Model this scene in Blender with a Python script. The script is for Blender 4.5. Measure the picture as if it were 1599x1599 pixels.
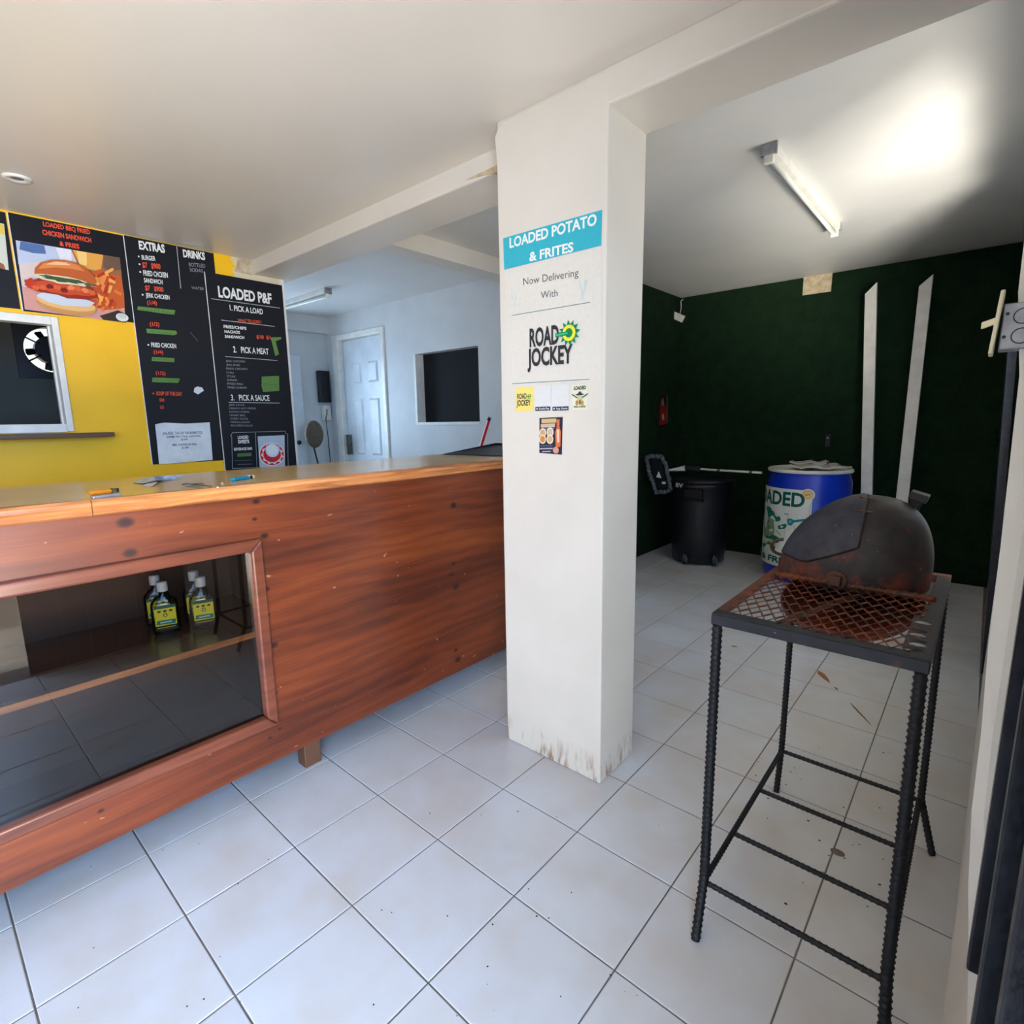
import bpy, bmesh, math, random
from mathutils import Vector, Matrix
random.seed(7)
S = bpy.context.scene
COL = S.collection
for o in list(bpy.data.objects): bpy.data.objects.remove(o)
# ------------------------------------------------------------------ camera
FPX, YAW, PITCH, ROLL, HC = 844.978, 0.7192976, -0.16947995, -0.01532330, 1.4137106
_f = Vector((-math.sin(YAW)*math.cos(PITCH), math.cos(YAW)*math.cos(PITCH), math.sin(PITCH)))
_r = Vector((math.cos(YAW), math.sin(YAW), 0)); _u = _r.cross(_f)
_r2 = _r*math.cos(ROLL)+_u*math.sin(ROLL); _u2 = -_r*math.sin(ROLL)+_u*math.cos(ROLL)
CAM = Vector((0, 0, HC))
cd = bpy.data.cameras.new('camera'); cam = bpy.data.objects.new('camera', cd); COL.objects.link(cam)
cd.sensor_width = 36; cd.lens = FPX*36/1599; cd.clip_start = 0.02; cd.clip_end = 200
cam.matrix_world = Matrix(((_r2.x, _u2.x, -_f.x, 0), (_r2.y, _u2.y, -_f.y, 0), (_r2.z, _u2.z, -_f.z, HC), (0, 0, 0, 1)))
S.camera = cam
def at(px, py, ax, v):                       # point of the plane axis=v seen at a pixel of the photograph
    d = _f*FPX+_r2*(px-799.5)-_u2*(py-799.5)
    return CAM+d*((v-CAM[ax])/d[ax])
# ------------------------------------------------------------------ light
S.view_settings.view_transform = 'Standard'; S.view_settings.look = 'None'
S.view_settings.exposure = 0.38; S.view_settings.gamma = 1.0
S.view_settings.use_curve_mapping = False
W = bpy.data.worlds.new('sky'); S.world = W; W.use_nodes = True
wn = W.node_tree; wn.nodes.clear()
so = wn.nodes.new('ShaderNodeOutputWorld'); sb = wn.nodes.new('ShaderNodeBackground')
st = wn.nodes.new('ShaderNodeTexSky'); st.sky_type = 'NISHITA'; st.sun_disc = False
st.sun_elevation = math.radians(52); st.sun_rotation = math.radians(200); st.air_density = 1.3; st.dust_density = 2.0
sb.inputs[1].default_value = 0.22
wn.links.new(st.outputs[0], sb.inputs[0]); wn.links.new(sb.outputs[0], so.inputs[0])
def lamp(name, kind, loc, aim, energy, color, size=None, size_y=None):
    l = bpy.data.lights.new(name, kind); l.energy = energy; l.color = color
    if kind == 'AREA':
        l.shape = 'RECTANGLE'; l.size = size; l.size_y = size_y
    o = bpy.data.objects.new(name, l); COL.objects.link(o); o.location = loc
    o.rotation_euler = (Vector(aim)).to_track_quat('-Z', 'Y').to_euler()
    return o
sun = lamp('sun', 'SUN', (6, -6, 9), (-0.12, 0.62, -0.8), 4.2, (1.0, 0.94, 0.84)); sun.data.angle = 0.01
# daylight standing in the open shopfront behind the camera, and in the side window
lamp('shopfront_daylight', 'AREA', (1.25, -0.95, 1.75), (-1, 0.15, -0.38), 175, (0.37, 0.60, 1.0), 2.6, 1.6)
lamp('pavement_bounce', 'AREA', (1.5, -0.95, 0.0), (-1, 0.2, 0.62), 270, (1.0, 0.91, 0.79), 2.6, 1.4)
sw_ = lamp('side_window_daylight', 'AREA', (1.8, 0.6, 0.15), (-2.15, 3.4, 2.5), 62, (1.0, 0.94, 0.82), 1.1, 0.9); sw_.data.spread = math.radians(60)
lamp('side_pavement_bounce', 'AREA', (1.35, 2.9, 0.1), (-1, 0.0, 0.9), 60, (1.0, 0.94, 0.84), 1.8, 1.2)
lamp('side_window_sky', 'AREA', (0.9, 2.9, 1.9), (-1, 0.0, -0.5), 16, (0.62, 0.78, 1.0), 1.8, 1.0)
lamp('back_room_blue_fill', 'AREA', (-6.6, 2.65, 1.65), (1, 0.1, -0.05), 34, (0.50, 0.72, 1.0), 0.9, 1.1)  # blue lamp added outside an unseen gap in the far left wall
# ------------------------------------------------------------------ materials
def nt(name):
    m = bpy.data.materials.new(name); m.use_nodes = True
    n = m.node_tree; b = n.nodes['Principled BSDF']
    return m, n, b
def rgb(r, g, b):                             # sRGB 0..255 -> linear
    f = lambda c: ((c/255)/12.92 if c/255 <= 0.04045 else (((c/255)+0.055)/1.055)**2.4)
    return (f(r), f(g), f(b), 1)
def coords(n, scale=(1, 1, 1), world=True):
    if world:
        g = n.nodes.new('ShaderNodeNewGeometry'); src = g.outputs['Position']
    else:
        g = n.nodes.new('ShaderNodeTexCoord'); src = g.outputs['Object']
    mp = n.nodes.new('ShaderNodeMapping'); mp.inputs['Scale'].default_value = scale
    n.links.new(src, mp.inputs[0]); return mp.outputs[0]
def noise(n, vec, scale, detail=4, rough=0.55):
    t = n.nodes.new('ShaderNodeTexNoise'); t.inputs['Scale'].default_value = scale
    t.inputs['Detail'].default_value = detail; t.inputs['Roughness'].default_value = rough
    n.links.new(vec, t.inputs['Vector']); return t.outputs['Fac']
def ramp(n, fac, stops, ip='LINEAR'):
    r = n.nodes.new('ShaderNodeValToRGB'); e = r.color_ramp.elements; r.color_ramp.interpolation = ip
    while len(e) < len(stops): e.new(0.5)
    for k, (p, c) in enumerate(stops): e[k].position = p; e[k].color = c
    n.links.new(fac, r.inputs[0]); return r.outputs[0]
def mixc(n, fac, a, b, mode='MIX'):
    m = n.nodes.new('ShaderNodeMix'); m.data_type = 'RGBA'; m.blend_type = mode
    for s, v in ((m.inputs[0], fac), (m.inputs[6], a), (m.inputs[7], b)):
        if hasattr(v, 'is_linked') or hasattr(v, 'links'): n.links.new(v, s)
        else: s.default_value = v
    return m.outputs[2]
def math_(n, op, a, b=None, clamp=False):
    m = n.nodes.new('ShaderNodeMath'); m.operation = op; m.use_clamp = clamp
    for k, v in enumerate((a, b)):
        if v is None: continue
        if hasattr(v, 'links'): n.links.new(v, m.inputs[k])
        else: m.inputs[k].default_value = v
    return m.outputs[0]
def bump(n, b, h, strength=0.2, dist=0.002):
    k = n.nodes.new('ShaderNodeBump'); k.inputs['Strength'].default_value = strength
    k.inputs['Distance'].default_value = dist
    n.links.new(h, k.inputs['Height']); n.links.new(k.outputs[0], b.inputs['Normal'])
def sepxyz(n):
    g = n.nodes.new('ShaderNodeNewGeometry'); s = n.nodes.new('ShaderNodeSeparateXYZ')
    n.links.new(g.outputs['Position'], s.inputs[0]); return s.outputs
def basic(name, c, rough=0.5, metal=0.0, c2=None, nscale=12, bs=0.0, bscale=None, stretch=(1, 1, 1), coat=0.0, spec=None):
    m, n, b = nt(name)
    b.inputs['Roughness'].default_value = rough; b.inputs['Metallic'].default_value = metal
    b.inputs['Coat Weight'].default_value = coat; b.inputs['Coat Roughness'].default_value = 0.12
    if spec is not None: b.inputs['Specular IOR Level'].default_value = spec
    if c2 is None: c2 = tuple(x*0.86 for x in c[:3])+(1,)
    v = coords(n, stretch); f = noise(n, v, nscale)
    n.links.new(ramp(n, f, [(0.35, c), (0.68, c2)]), b.inputs['Base Color'])
    if bs: bump(n, b, noise(n, coords(n), bscale or nscale*6), bs)
    return m
M = {}
M['white_wall'] = basic('painted_plaster', rgb(226, 222, 212), 0.42, c2=rgb(219, 215, 205), nscale=5, bs=0.35, bscale=28)
M['ceiling'] = basic('gloss_ceiling_paint', rgb(222, 217, 207), 0.30, c2=rgb(217, 211, 200), nscale=1.5, bs=0.10, bscale=9)
M['ceiling2'] = basic('ceiling_paint', rgb(216, 216, 214), 0.40, c2=rgb(208, 209, 208), nscale=2, bs=0.12, bscale=9)
M['blue_white'] = basic('back_room_paint', rgb(205, 208, 208), 0.5, c2=rgb(198, 201, 202), nscale=4, bs=0.2, bscale=30)
M['raw_plaster'] = basic('raw_plaster', rgb(205, 190, 160), 0.8, c2=rgb(170, 150, 120), nscale=20, bs=0.6, bscale=60)
M['kitchen_wall'] = basic('kitchen_wall_paint', rgb(92, 90, 80), 0.7, nscale=3)
M['dark'] = basic('unlit_room_black', rgb(22, 24, 30), 0.9, nscale=3)  # darkness of an unlit room put into the colour
M['concrete'] = basic('outside_concrete', rgb(200, 188, 165), 0.9, c2=rgb(180, 168, 148), nscale=2)
M['grout'] = basic('tile_grout', rgb(118, 108, 98), 0.9, c2=rgb(96, 84, 76), nscale=9)
M['white_paint'] = basic('white_gloss_paint', rgb(232, 230, 222), 0.35, nscale=10)
M['cream_plastic'] = basic('cream_plastic', rgb(236, 226, 190), 0.4, nscale=10)
M['door_paint'] = basic('door_paint', rgb(214, 222, 228), 0.35, nscale=6)
M['black_metal'] = basic('black_painted_steel', rgb(18, 20, 26), 0.32, 0.3, c2=rgb(34, 36, 44), nscale=30, bs=0.3, bscale=90)
M['black_plastic'] = basic('black_plastic', rgb(16, 18, 26), 0.42, nscale=14, bs=0.1, bscale=80)
M['chrome'] = basic('brushed_metal', rgb(120, 115, 105), 0.3, 1.0, nscale=20)
M['galvanised'] = basic('galvanised_steel', rgb(168, 168, 172), 0.45, 0.6, c2=rgb(130, 132, 140), nscale=25)
M['pane_dark'] = basic('unlit_window_black', rgb(5, 7, 12), 0.9, nscale=4)
M['grey_fringe'] = basic('grey_cotton', rgb(104, 110, 118), 0.95, c2=rgb(70, 76, 84), nscale=60, bs=0.8, bscale=200)
M['wicker'] = basic('brown_mesh', rgb(112, 98, 82), 0.8, c2=rgb(70, 60, 50), nscale=80)
M['tyre'] = basic('grey_tyre', rgb(62, 66, 76), .6, nscale=30)
M['red'] = basic('red_metal', rgb(190, 32, 34), 0.35, nscale=14)
M['paper'] = basic('white_paper', rgb(222, 224, 224), 0.8, c2=rgb(205, 208, 210), nscale=12)
M['card'] = basic('grey_cardboard', rgb(196, 192, 182), 0.8, c2=rgb(176, 170, 160), nscale=12)
M['blue_drum'] = basic('blue_drum_plastic', rgb(10, 58, 200), 0.33, c2=rgb(6, 46, 175), nscale=5, bs=0.06, bscale=30)
M['orange'] = basic('orange_plastic', rgb(240, 140, 20), 0.3, nscale=20)
M['teal_plastic'] = basic('teal_plastic', rgb(10, 140, 170), 0.3, nscale=20)
M['dark_brown'] = basic('dark_brown_wood', rgb(96, 66, 48), 0.5, nscale=12, stretch=(1, .15, 1))
M['leaf'] = basic('dry_leaf', rgb(150, 96, 50), 0.8, nscale=50)
M['crumb'] = basic('white_crumb', rgb(230, 226, 214), 0.8, nscale=50)
M['soot'] = basic('soot_speck', rgb(40, 34, 32), 0.9, nscale=50)
# print with face colours
def print_mat():
    m, n, b = nt('printed_sheet'); a = n.nodes.new('ShaderNodeAttribute'); a.attribute_name = 'Col'
    f = noise(n, coords(n), 60, 3)
    n.links.new(mixc(n, 0.07, a.outputs['Color'], mixc(n, 1.0, a.outputs['Color'], ramp(n, f, [(0.3, (.5, .5, .5, 1)), (0.7, (1.3, 1.3, 1.3, 1))]), 'MULTIPLY')), b.inputs['Base Color'])
    b.inputs['Roughness'].default_value = 0.45; b.inputs['Specular IOR Level'].default_value = .22
    return m
M['print'] = print_mat()
def tile_mat():
    m, n, b = nt('glazed_floor_tile')
    oi = n.nodes.new('ShaderNodeObjectInfo'); v = coords(n)
    c = ramp(n, noise(n, v, 4.5, 2, .5), [(0.20, rgb(196, 194, 192)), (0.5, rgb(204, 206, 209)), (0.8, rgb(207, 210, 216))], 'B_SPLINE')
    dirt = ramp(n, noise(n, coords(n, (1, 1, 1)), 3.1, 7, .6), [(0.30, (0, 0, 0, 1)), (0.52, (.04, .04, .04, 1)), (0.95, (1, 1, 1, 1))], 'B_SPLINE')
    c = mixc(n, math_(n, 'MULTIPLY', dirt, 0.75, True), c, rgb(190, 168, 138))
    c = mixc(n, 1.0, c, ramp(n, oi.outputs['Random'], [(0, (.94, .94, .95, 1)), (1, (1, 1, 1, 1))]), 'MULTIPLY')
    sp = ramp(n, noise(n, v, 70, 2), [(0.76, (1, 1, 1, 1)), (0.80, (.35, .3, .28, 1))])
    n.links.new(mixc(n, 0.5, c, mixc(n, 1.0, c, sp, 'MULTIPLY')), b.inputs['Base Color'])
    b.inputs['Roughness'].default_value = 0.28
    bump(n, b, noise(n, v, 14, 3), 0.06, 0.002)
    return m
M['tile'] = tile_mat()
WV = .07
def wood_mat(name, dark, mid, light, rough, knots=(), coat=0.3, sc=1.0, scr=True):
    m, n, b = nt(name); b.inputs['Roughness'].default_value = rough
    b.inputs['Coat Weight'].default_value = coat; b.inputs['Coat Roughness'].default_value = 0.18
    v = coords(n, (1.6*sc, .55*sc, 2.6*sc))
    base = noise(n, v, 1.7, 3, .5)
    w = n.nodes.new('ShaderNodeTexWave'); w.wave_type = 'BANDS'; w.bands_direction = 'Z'
    w.inputs['Scale'].default_value = 2.2; w.inputs['Distortion'].default_value = 9; w.inputs['Detail'].default_value = 3
    w.inputs['Detail Scale'].default_value = 1.2
    n.links.new(v, w.inputs['Vector'])
    fine = noise(n, coords(n, (1, .05, 1.4)), 90*sc, 3)
    f = math_(n, 'ADD', math_(n, 'MULTIPLY', base, .62), math_(n, 'ADD', math_(n, 'MULTIPLY', w.outputs['Fac'], WV), math_(n, 'MULTIPLY', fine, .2)))
    c = ramp(n, f, [(0.34, dark), (0.5, mid), (0.70, light)])
    for (ky, kz, kr) in knots:
        x, y, z = sepxyz(n)
        dy = math_(n, 'MULTIPLY', math_(n, 'SUBTRACT', y, ky), .7); dz = math_(n, 'SUBTRACT', z, kz)
        d = math_(n, 'SQRT', math_(n, 'ADD', math_(n, 'MULTIPLY', dy, dy), math_(n, 'MULTIPLY', dz, dz)))
        d = math_(n, 'DIVIDE', d, kr)
        k = ramp(n, d, [(0.35, (1, 1, 1, 1)), (0.62, (.75, .75, .75, 1)), (1.0, (0, 0, 0, 1))])
        c = mixc(n, k, c, rgb(48, 20, 14))
    if scr:
        s = ramp(n, noise(n, coords(n, (1, .5, 1)), 46, 2, .4), [(0.735, (0, 0, 0, 1)), (0.76, (1, 1, 1, 1))])
        c = mixc(n, math_(n, 'MULTIPLY', s, .5), c, rgb(196, 150, 112))
    n.links.new(c, b.inputs['Base Color']); bump(n, b, fine, 0.10, 0.001)
    return m
KN = [(0.44, 1.125, .020), (0.441, 1.03, .017), (0.833, 1.14, .012), (0.822, 1.078, .008), (0.851, 1.012, .013), (0.842, .814, .010),
      (0.838, .717, .007), (0.848, .595, .014), (0.836, .407, .009), (0.84, .258, .007), (0.80, .24, .008), (0.30, .295, .014), (0.277, .25, .008),
      (1.777, 1.004, .018), (1.748, .661, .014), (1.764, .714, .012), (1.776, .592, .020), (1.772, .204, .018), (1.76, .26, .012)]
M['panel_wood'] = wood_mat('varnished_plywood', rgb(76, 31, 14), rgb(112, 50, 22), rgb(142, 72, 26), 0.40, KN, .15)
M['rail_wood'] = wood_mat('red_brown_moulding', rgb(84, 40, 26), rgb(112, 58, 38), rgb(136, 76, 50), 0.32, (), .4, 1.4, False)
M['edge_wood'] = wood_mat('orange_pine_edging', rgb(150, 84, 40), rgb(202, 132, 74), rgb(226, 160, 100), 0.3, (), .4, 2.2, False)
M['shelf_wood'] = wood_mat('shelf_board', rgb(96, 56, 30), rgb(128, 78, 44), rgb(150, 96, 58), 0.25, (), .5, 1.2, False)
M['counter_top'] = basic('tan_laminate', rgb(214, 178, 116), 0.2, c2=rgb(206, 168, 106), nscale=4)
def yellow_mat():
    m, n, b = nt('yellow_wall_paint'); x, y, z = sepxyz(n); b.inputs['Roughness'].default_value = 0.5
    e = math_(n, 'ADD', y, math_(n, 'MULTIPLY', noise(n, coords(n), 22, 4), .12))
    k = math_(n, 'GREATER_THAN', e, 1.725)
    yel = ramp(n, noise(n, coords(n), 3), [(.3, rgb(246, 190, 6)), (.7, rgb(238, 180, 4))])
    n.links.new(mixc(n, k, yel, rgb(214, 198, 166)), b.inputs['Base Color'])
    bump(n, b, noise(n, coords(n), 30), .12); return m
M['yellow'] = yellow_mat()
def column_mat():
    m, n, b = nt('column_paint'); x, y, z = sepxyz(n); b.inputs['Roughness'].default_value = 0.36
    base = ramp(n, noise(n, coords(n), 4), [(.3, rgb(216, 210, 199)), (.7, rgb(210, 204, 193))])
    st_ = noise(n, coords(n, (1, 1, .22)), 42, 3)
    low = math_(n, 'MULTIPLY', math_(n, 'SUBTRACT', .13, z), 9, True)
    k = math_(n, 'MULTIPLY', low, ramp(n, st_, [(.5, (0, 0, 0, 1)), (.66, (1, 1, 1, 1))]))
    n.links.new(mixc(n, k, base, rgb(150, 122, 98)), b.inputs['Base Color'])
    bump(n, b, noise(n, coords(n), 7, 4), .22, .005); return m
M['column'] = column_mat()
def turf_mat():
    m, n, b = nt('artificial_turf'); b.inputs['Roughness'].default_value = 0.9; b.inputs['Specular IOR Level'].default_value = .15
    f = noise(n, coords(n, (1, 1, 1)), 160, 3); g = noise(n, coords(n), 9, 5)
    c = mixc(n, .5, ramp(n, f, [(.35, rgb(10, 24, 16)), (.7, rgb(32, 62, 36))]), ramp(n, g, [(.35, rgb(14, 30, 19)), (.7, rgb(26, 52, 31))]))
    n.links.new(c, b.inputs['Base Color']); bump(n, b, f, 1.0, .01); return m
M['turf'] = turf_mat()
def rust_mat(name, a, r_, amount, zlow=None):
    m, n, b = nt(name); b.inputs['Roughness'].default_value = 0.55; b.inputs['Metallic'].default_value = .25
    v = coords(n); f = noise(n, v, 7, 8, .68)
    if zlow is not None:
        x, y, z = sepxyz(n)
        f = math_(n, 'ADD', f, math_(n, 'MULTIPLY', math_(n, 'SUBTRACT', zlow, z), .95))
    k = ramp(n, f, [(amount, (0, 0, 0, 1)), (amount+.16, (1, 1, 1, 1))])
    aa = ramp(n, noise(n, v, 26, 4), [(.3, a), (.7, tuple(c*1.9 for c in a[:3])+(1,))])
    rr = ramp(n, noise(n, v, 34, 5), [(.3, r_), (.7, tuple(c*.4 for c in r_[:3])+(1,))])
    c = mixc(n, k, aa, rr)
    s = ramp(n, noise(n, v, 110, 2, .4), [(.74, (0, 0, 0, 1)), (.78, (1, 1, 1, 1))])
    n.links.new(mixc(n, math_(n, 'MULTIPLY', s, .35), c, rgb(190, 180, 170)), b.inputs['Base Color'])
    bump(n, b, noise(n, v, 60, 5), .35, .002); return m
M['dome'] = rust_mat('sooty_rusted_steel', rgb(36, 33, 36), rgb(134, 62, 38), .50, 1.02)
M['lid_steel'] = rust_mat('sooty_lid_steel', rgb(42, 44, 54), rgb(104, 56, 38), .60, .98)
M['rust'] = rust_mat('brown_rust', rgb(62, 40, 34), rgb(140, 70, 40), .42)
M['bowl'] = rust_mat('red_rust', rgb(70, 28, 18), rgb(130, 46, 24), .40)
M['frame_steel'] = rust_mat('blackened_angle_steel', rgb(30, 31, 36), rgb(120, 76, 54), .60)
M['rebar'] = rust_mat('blackened_rebar', rgb(22, 23, 27), rgb(66, 50, 42), .70)
def glass_mat(name, tint, fr=1.45, rough=0.0, dark=0.0):
    m, n, b = nt(name); n.nodes.remove(b); out = [q for q in n.nodes if q.type == 'OUTPUT_MATERIAL'][0]
    t = n.nodes.new('ShaderNodeBsdfTransparent'); t.inputs[0].default_value = tint
    g = n.nodes.new('ShaderNodeBsdfGlossy'); g.inputs['Roughness'].default_value = rough
    fz = n.nodes.new('ShaderNodeFresnel'); fz.inputs[0].default_value = fr
    mx = n.nodes.new('ShaderNodeMixShader'); n.links.new(fz.outputs[0], mx.inputs[0])
    n.links.new(t.outputs[0], mx.inputs[1]); n.links.new(g.outputs[0], mx.inputs[2]); n.links.new(mx.outputs[0], out.inputs[0])
    return m
M['pane'] = glass_mat('display_glass', (.72, .72, .72, 1), 1.6)
M['bottle_glass'] = glass_mat('clear_bottle_glass', (.93, .96, .98, 1), 1.7)
M['tube'] = basic('fluorescent_tube_glass', rgb(238, 240, 232), 0.25, nscale=4)
# ------------------------------------------------------------------ mesh builder
class MB:
    def __init__(s): s.v = []; s.f = []; s.c = []; s.sm = []
    def add(s, vs, fs, col=None, smooth=False):
        k = len(s.v); s.v += [tuple(p) for p in vs]
        for f in fs: s.f.append(tuple(i+k for i in f)); s.c.append(col); s.sm.append(smooth)
        return s
    def box(s, a, b, col=None):
        x0, y0, z0 = [min(a[i], b[i]) for i in range(3)]; x1, y1, z1 = [max(a[i], b[i]) for i in range(3)]
        return s.add([(x0, y0, z0), (x1, y0, z0), (x1, y1, z0), (x0, y1, z0), (x0, y0, z1), (x1, y0, z1), (x1, y1, z1), (x0, y1, z1)],
                     [(0, 3, 2, 1), (4, 5, 6, 7), (0, 1, 5, 4), (1, 2, 6, 5), (2, 3, 7, 6), (3, 0, 4, 7)], col)
    def obox(s, c, ux, uy, uz, col=None):           # oriented box, half vectors
        c, ux, uy, uz = map(Vector, (c, ux, uy, uz)); vs = [c+a*ux+b*uy+d*uz for d in (-1, 1) for a, b in ((-1, -1), (1, -1), (1, 1), (-1, 1))]
        return s.add(vs, [(0, 3, 2, 1), (4, 5, 6, 7), (0, 1, 5, 4), (1, 2, 6, 5), (2, 3, 7, 6), (3, 0, 4, 7)], col)
    def prism(s, poly, d, col=None):                # poly: 3-D points, d: extrusion vector
        n = len(poly); d = Vector(d); vs = [Vector(p) for p in poly]+[Vector(p)+d for p in poly]
        fs = [tuple(range(n))[::-1], tuple(range(n, 2*n))]+[(i, (i+1) % n, n+(i+1) % n, n+i) for i in range(n)]
        return s.add(vs, fs, col)
    def tube(s, pts, r, n=8, col=None, cap=True):
        pts = [Vector(p) for p in pts]; rs = r if isinstance(r, (list, tuple)) else [r]*len(pts); vs = []
        ref = None
        for i, p in enumerate(pts):
            t = (pts[min(i+1, len(pts)-1)]-pts[max(i-1, 0)]).normalized()
            if ref is None: ref = Vector((0, 0, 1)) if abs(t.z) < .9 else Vector((1, 0, 0))
            a = t.cross(ref).normalized(); b = t.cross(a).normalized(); ref = b.cross(t) if b.cross(t).length > .1 else ref
            ref = -b if False else ref
            vs += [p+(a*math.cos(2*math.pi*k/n)+b*math.sin(2*math.pi*k/n))*rs[i] for k in range(n)]
        fs = [(i*n+k, i*n+(k+1) % n, (i+1)*n+(k+1) % n, (i+1)*n+k) for i in range(len(pts)-1) for k in range(n)]
        s.add(vs, fs, col, True)
        if cap: s.add(vs[:n], [tuple(range(n))], col); s.add(vs[-n:], [tuple(range(n))[::-1]], col)
        return s
    def lathe(s, prof, c=(0, 0, 0), n=32, col=None, sx=1, sy=1, smooth=True, arc=None):
        vs = []; c = Vector(c); full = arc is None; a0, a1 = arc or (0, 2*math.pi); m = n if full else n+1
        for (r, z) in prof: vs += [c+Vector((r*sx*math.cos(a0+(a1-a0)*k/n), r*sy*math.sin(a0+(a1-a0)*k/n), z)) for k in range(m)]
        fs = [(i*m+k, i*m+(k+1) % m, (i+1)*m+(k+1) % m, (i+1)*m+k) for i in range(len(prof)-1) for k in range(n)]
        return s.add(vs, fs, col, smooth)
    def build(s, name, m, parent=None, loc=None, **p):
        me = bpy.data.meshes.new(name); base = Vector((0, 0, 0))
        q = parent
        while q is not None: base += q.location; q = q.parent
        if loc is not None: base += Vector(loc)
        o = Vector(base) if (parent is not None or loc is not None) else Vector((0, 0, 0))
        me.from_pydata([tuple(Vector(v)-o) for v in s.v], [], s.f)
        me.polygons.foreach_set('use_smooth', s.sm)
        if any(c is not None for c in s.c):
            ca = me.color_attributes.new('Col', 'FLOAT_COLOR', 'CORNER'); i = 0
            for f, c in zip(s.f, s.c):
                for _ in f: ca.data[i].color = c or (1, 1, 1, 1); i += 1
        me.materials.append(M[m] if isinstance(m, str) else m); me.update(); me.validate()
        ob = bpy.data.objects.new(name, me); COL.objects.link(ob)
        if parent is not None: ob.parent = parent
        if loc is not None: ob.location = loc
        for k, v in p.items(): ob[k] = v
        return ob
def bevel(o, w=.004, seg=2):
    b = o.modifiers.new('bevel', 'BEVEL'); b.width = w; b.segments = seg; b.limit_method = 'ANGLE'; return o
def thing(name, loc, label, cat, group=None):
    o = bpy.data.objects.new(name, None); COL.objects.link(o); o.location = loc; o.empty_display_size = .1
    o['label'] = label; o['category'] = cat
    if group: o['group'] = group
    return o
def tag(o, label, cat, group=None):
    o['label'] = label; o['category'] = cat
    if group: o['group'] = group
    return o
# flat print drawn on a surface
_tc = {}
def glyphs(s, bold=0.0):
    if (s, bold) in _tc: return _tc[(s, bold)]
    cu = bpy.data.curves.new('t', 'FONT'); cu.body = s; cu.size = 1; cu.offset = bold; cu.resolution_u = 3
    o = bpy.data.objects.new('t', cu); COL.objects.link(o); dg = bpy.context.evaluated_depsgraph_get(); dg.update()
    me = o.evaluated_get(dg).to_mesh(); vs = [(v.co.x, v.co.y) for v in me.vertices]; fs = [tuple(p.vertices) for p in me.polygons]
    bpy.data.objects.remove(o); bpy.data.curves.remove(cu)
    _tc[(s, bold)] = (vs, fs); return _tc[(s, bold)]
class Print(MB):
    def __init__(s, to3, px=None):
        super().__init__(); s.to3 = to3; s.pxf = px; s.lay = 0
    def uv(s, p): return s.pxf(*p) if s.pxf else p
    def poly(s, pts, col, px=True):
        s.lay += 1; q = [s.uv(p) if px else p for p in pts]
        s.add([s.to3(u, v, s.lay) for u, v in q], [tuple(range(len(q)))], rgb(*col)); return s
    def line(s, a, b, w, col, px=True):
        a = Vector(s.uv(a) if px else a); b = Vector(s.uv(b) if px else b); d = (b-a).normalized(); n = Vector((-d.y, d.x))*w/2
        return s.poly([a-n, b-n, b+n, a+n], col, False)
    def disc(s, c, rx, ry, col, n=20, px=True, a0=0, a1=2*math.pi):
        c = s.uv(c) if px else c
        return s.poly([(c[0]+rx*math.cos(a0+(a1-a0)*k/n), c[1]+ry*math.sin(a0+(a1-a0)*k/n)) for k in range(n)], col, False)
    def text(s, t, p0, p1, top, col, bold=.02, px=True):   # left baseline, right baseline, y of cap top at left
        s.lay += 1
        a = Vector(s.uv(p0) if px else p0); b = Vector(s.uv(p1) if px else p1)
        h = (Vector(s.uv((p0[0], top)))-a).length if px else top
        vs, fs = glyphs(t, bold)
        if not vs: return s
        x0 = min(v[0] for v in vs); x1 = max(v[0] for v in vs); d = (b-a)/(x1-x0); k = h/.70
        s.add([s.to3(a.x+d.x*(v[0]-x0), a.y+d.y*(v[0]-x0)+v[1]*k, s.lay) for v in vs], fs, rgb(*col)); return s
# ================================================================== SETTING
def struct(mb, name, m, **k):
    o = mb.build(name, m, **k); o['kind'] = 'structure'; return o
ground = struct(MB().box((-30, -30, -.20), (30, 30, -.12)), 'ground', 'concrete')
floor = struct(MB().box((-6.35, -2.3, -.12), (.32, 5.9, -.003)), 'floor', 'grout')
# tiles: each one a piece of the floor
TX, TY, TX0, TY0 = .345448, .335, -2.320986, .049609
def tile_mesh(w, h):
    me = bpy.data.meshes.new('tile'); g = .0022; i = .0045
    v = [(g, g, -.008), (w-g, g, -.008), (w-g, h-g, -.008), (g, h-g, -.008), (g, g, -.0012), (w-g, g, -.0012), (w-g, h-g, -.0012), (g, h-g, -.0012),
         (i, i, 0), (w-i, i, 0), (w-i, h-i, 0), (i, h-i, 0)]
    f = [(0, 1, 5, 4), (1, 2, 6, 5), (2, 3, 7, 6), (3, 0, 4, 7), (4, 5, 9, 8), (5, 6, 10, 9), (6, 7, 11, 10), (7, 4, 8, 11), (8, 9, 10, 11)]
    me.from_pydata(v, [], f); me.materials.append(M['tile']); me.update(); return me
tm = tile_mesh(TX, TY)
for i in range(-5, 17):
    for j in range(-1, 7):
        o = bpy.data.objects.new('tile', tm); COL.objects.link(o); o.parent = floor
        o.location = (TX0+j*TX, TY0+i*TY, random.uniform(-.0004, .0004))
CZ, CZ2 = 2.5, 2.66
struct(MB().box((-3.90, -2.2, CZ), (1.15, 1.65, CZ2-.002)).box((-3.90, 1.65, CZ), (-1.49, 1.79, CZ2-.002)), 'ceiling', 'ceiling')  # runs on past the street wall as an added overhang that blocks sun
struct(MB().box((-6.4, -2.3, CZ2), (1.15, 5.95, CZ2+.15)), 'ceiling.001', 'ceiling2')  # reaches outside with the same added sun-blocking overhang
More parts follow.
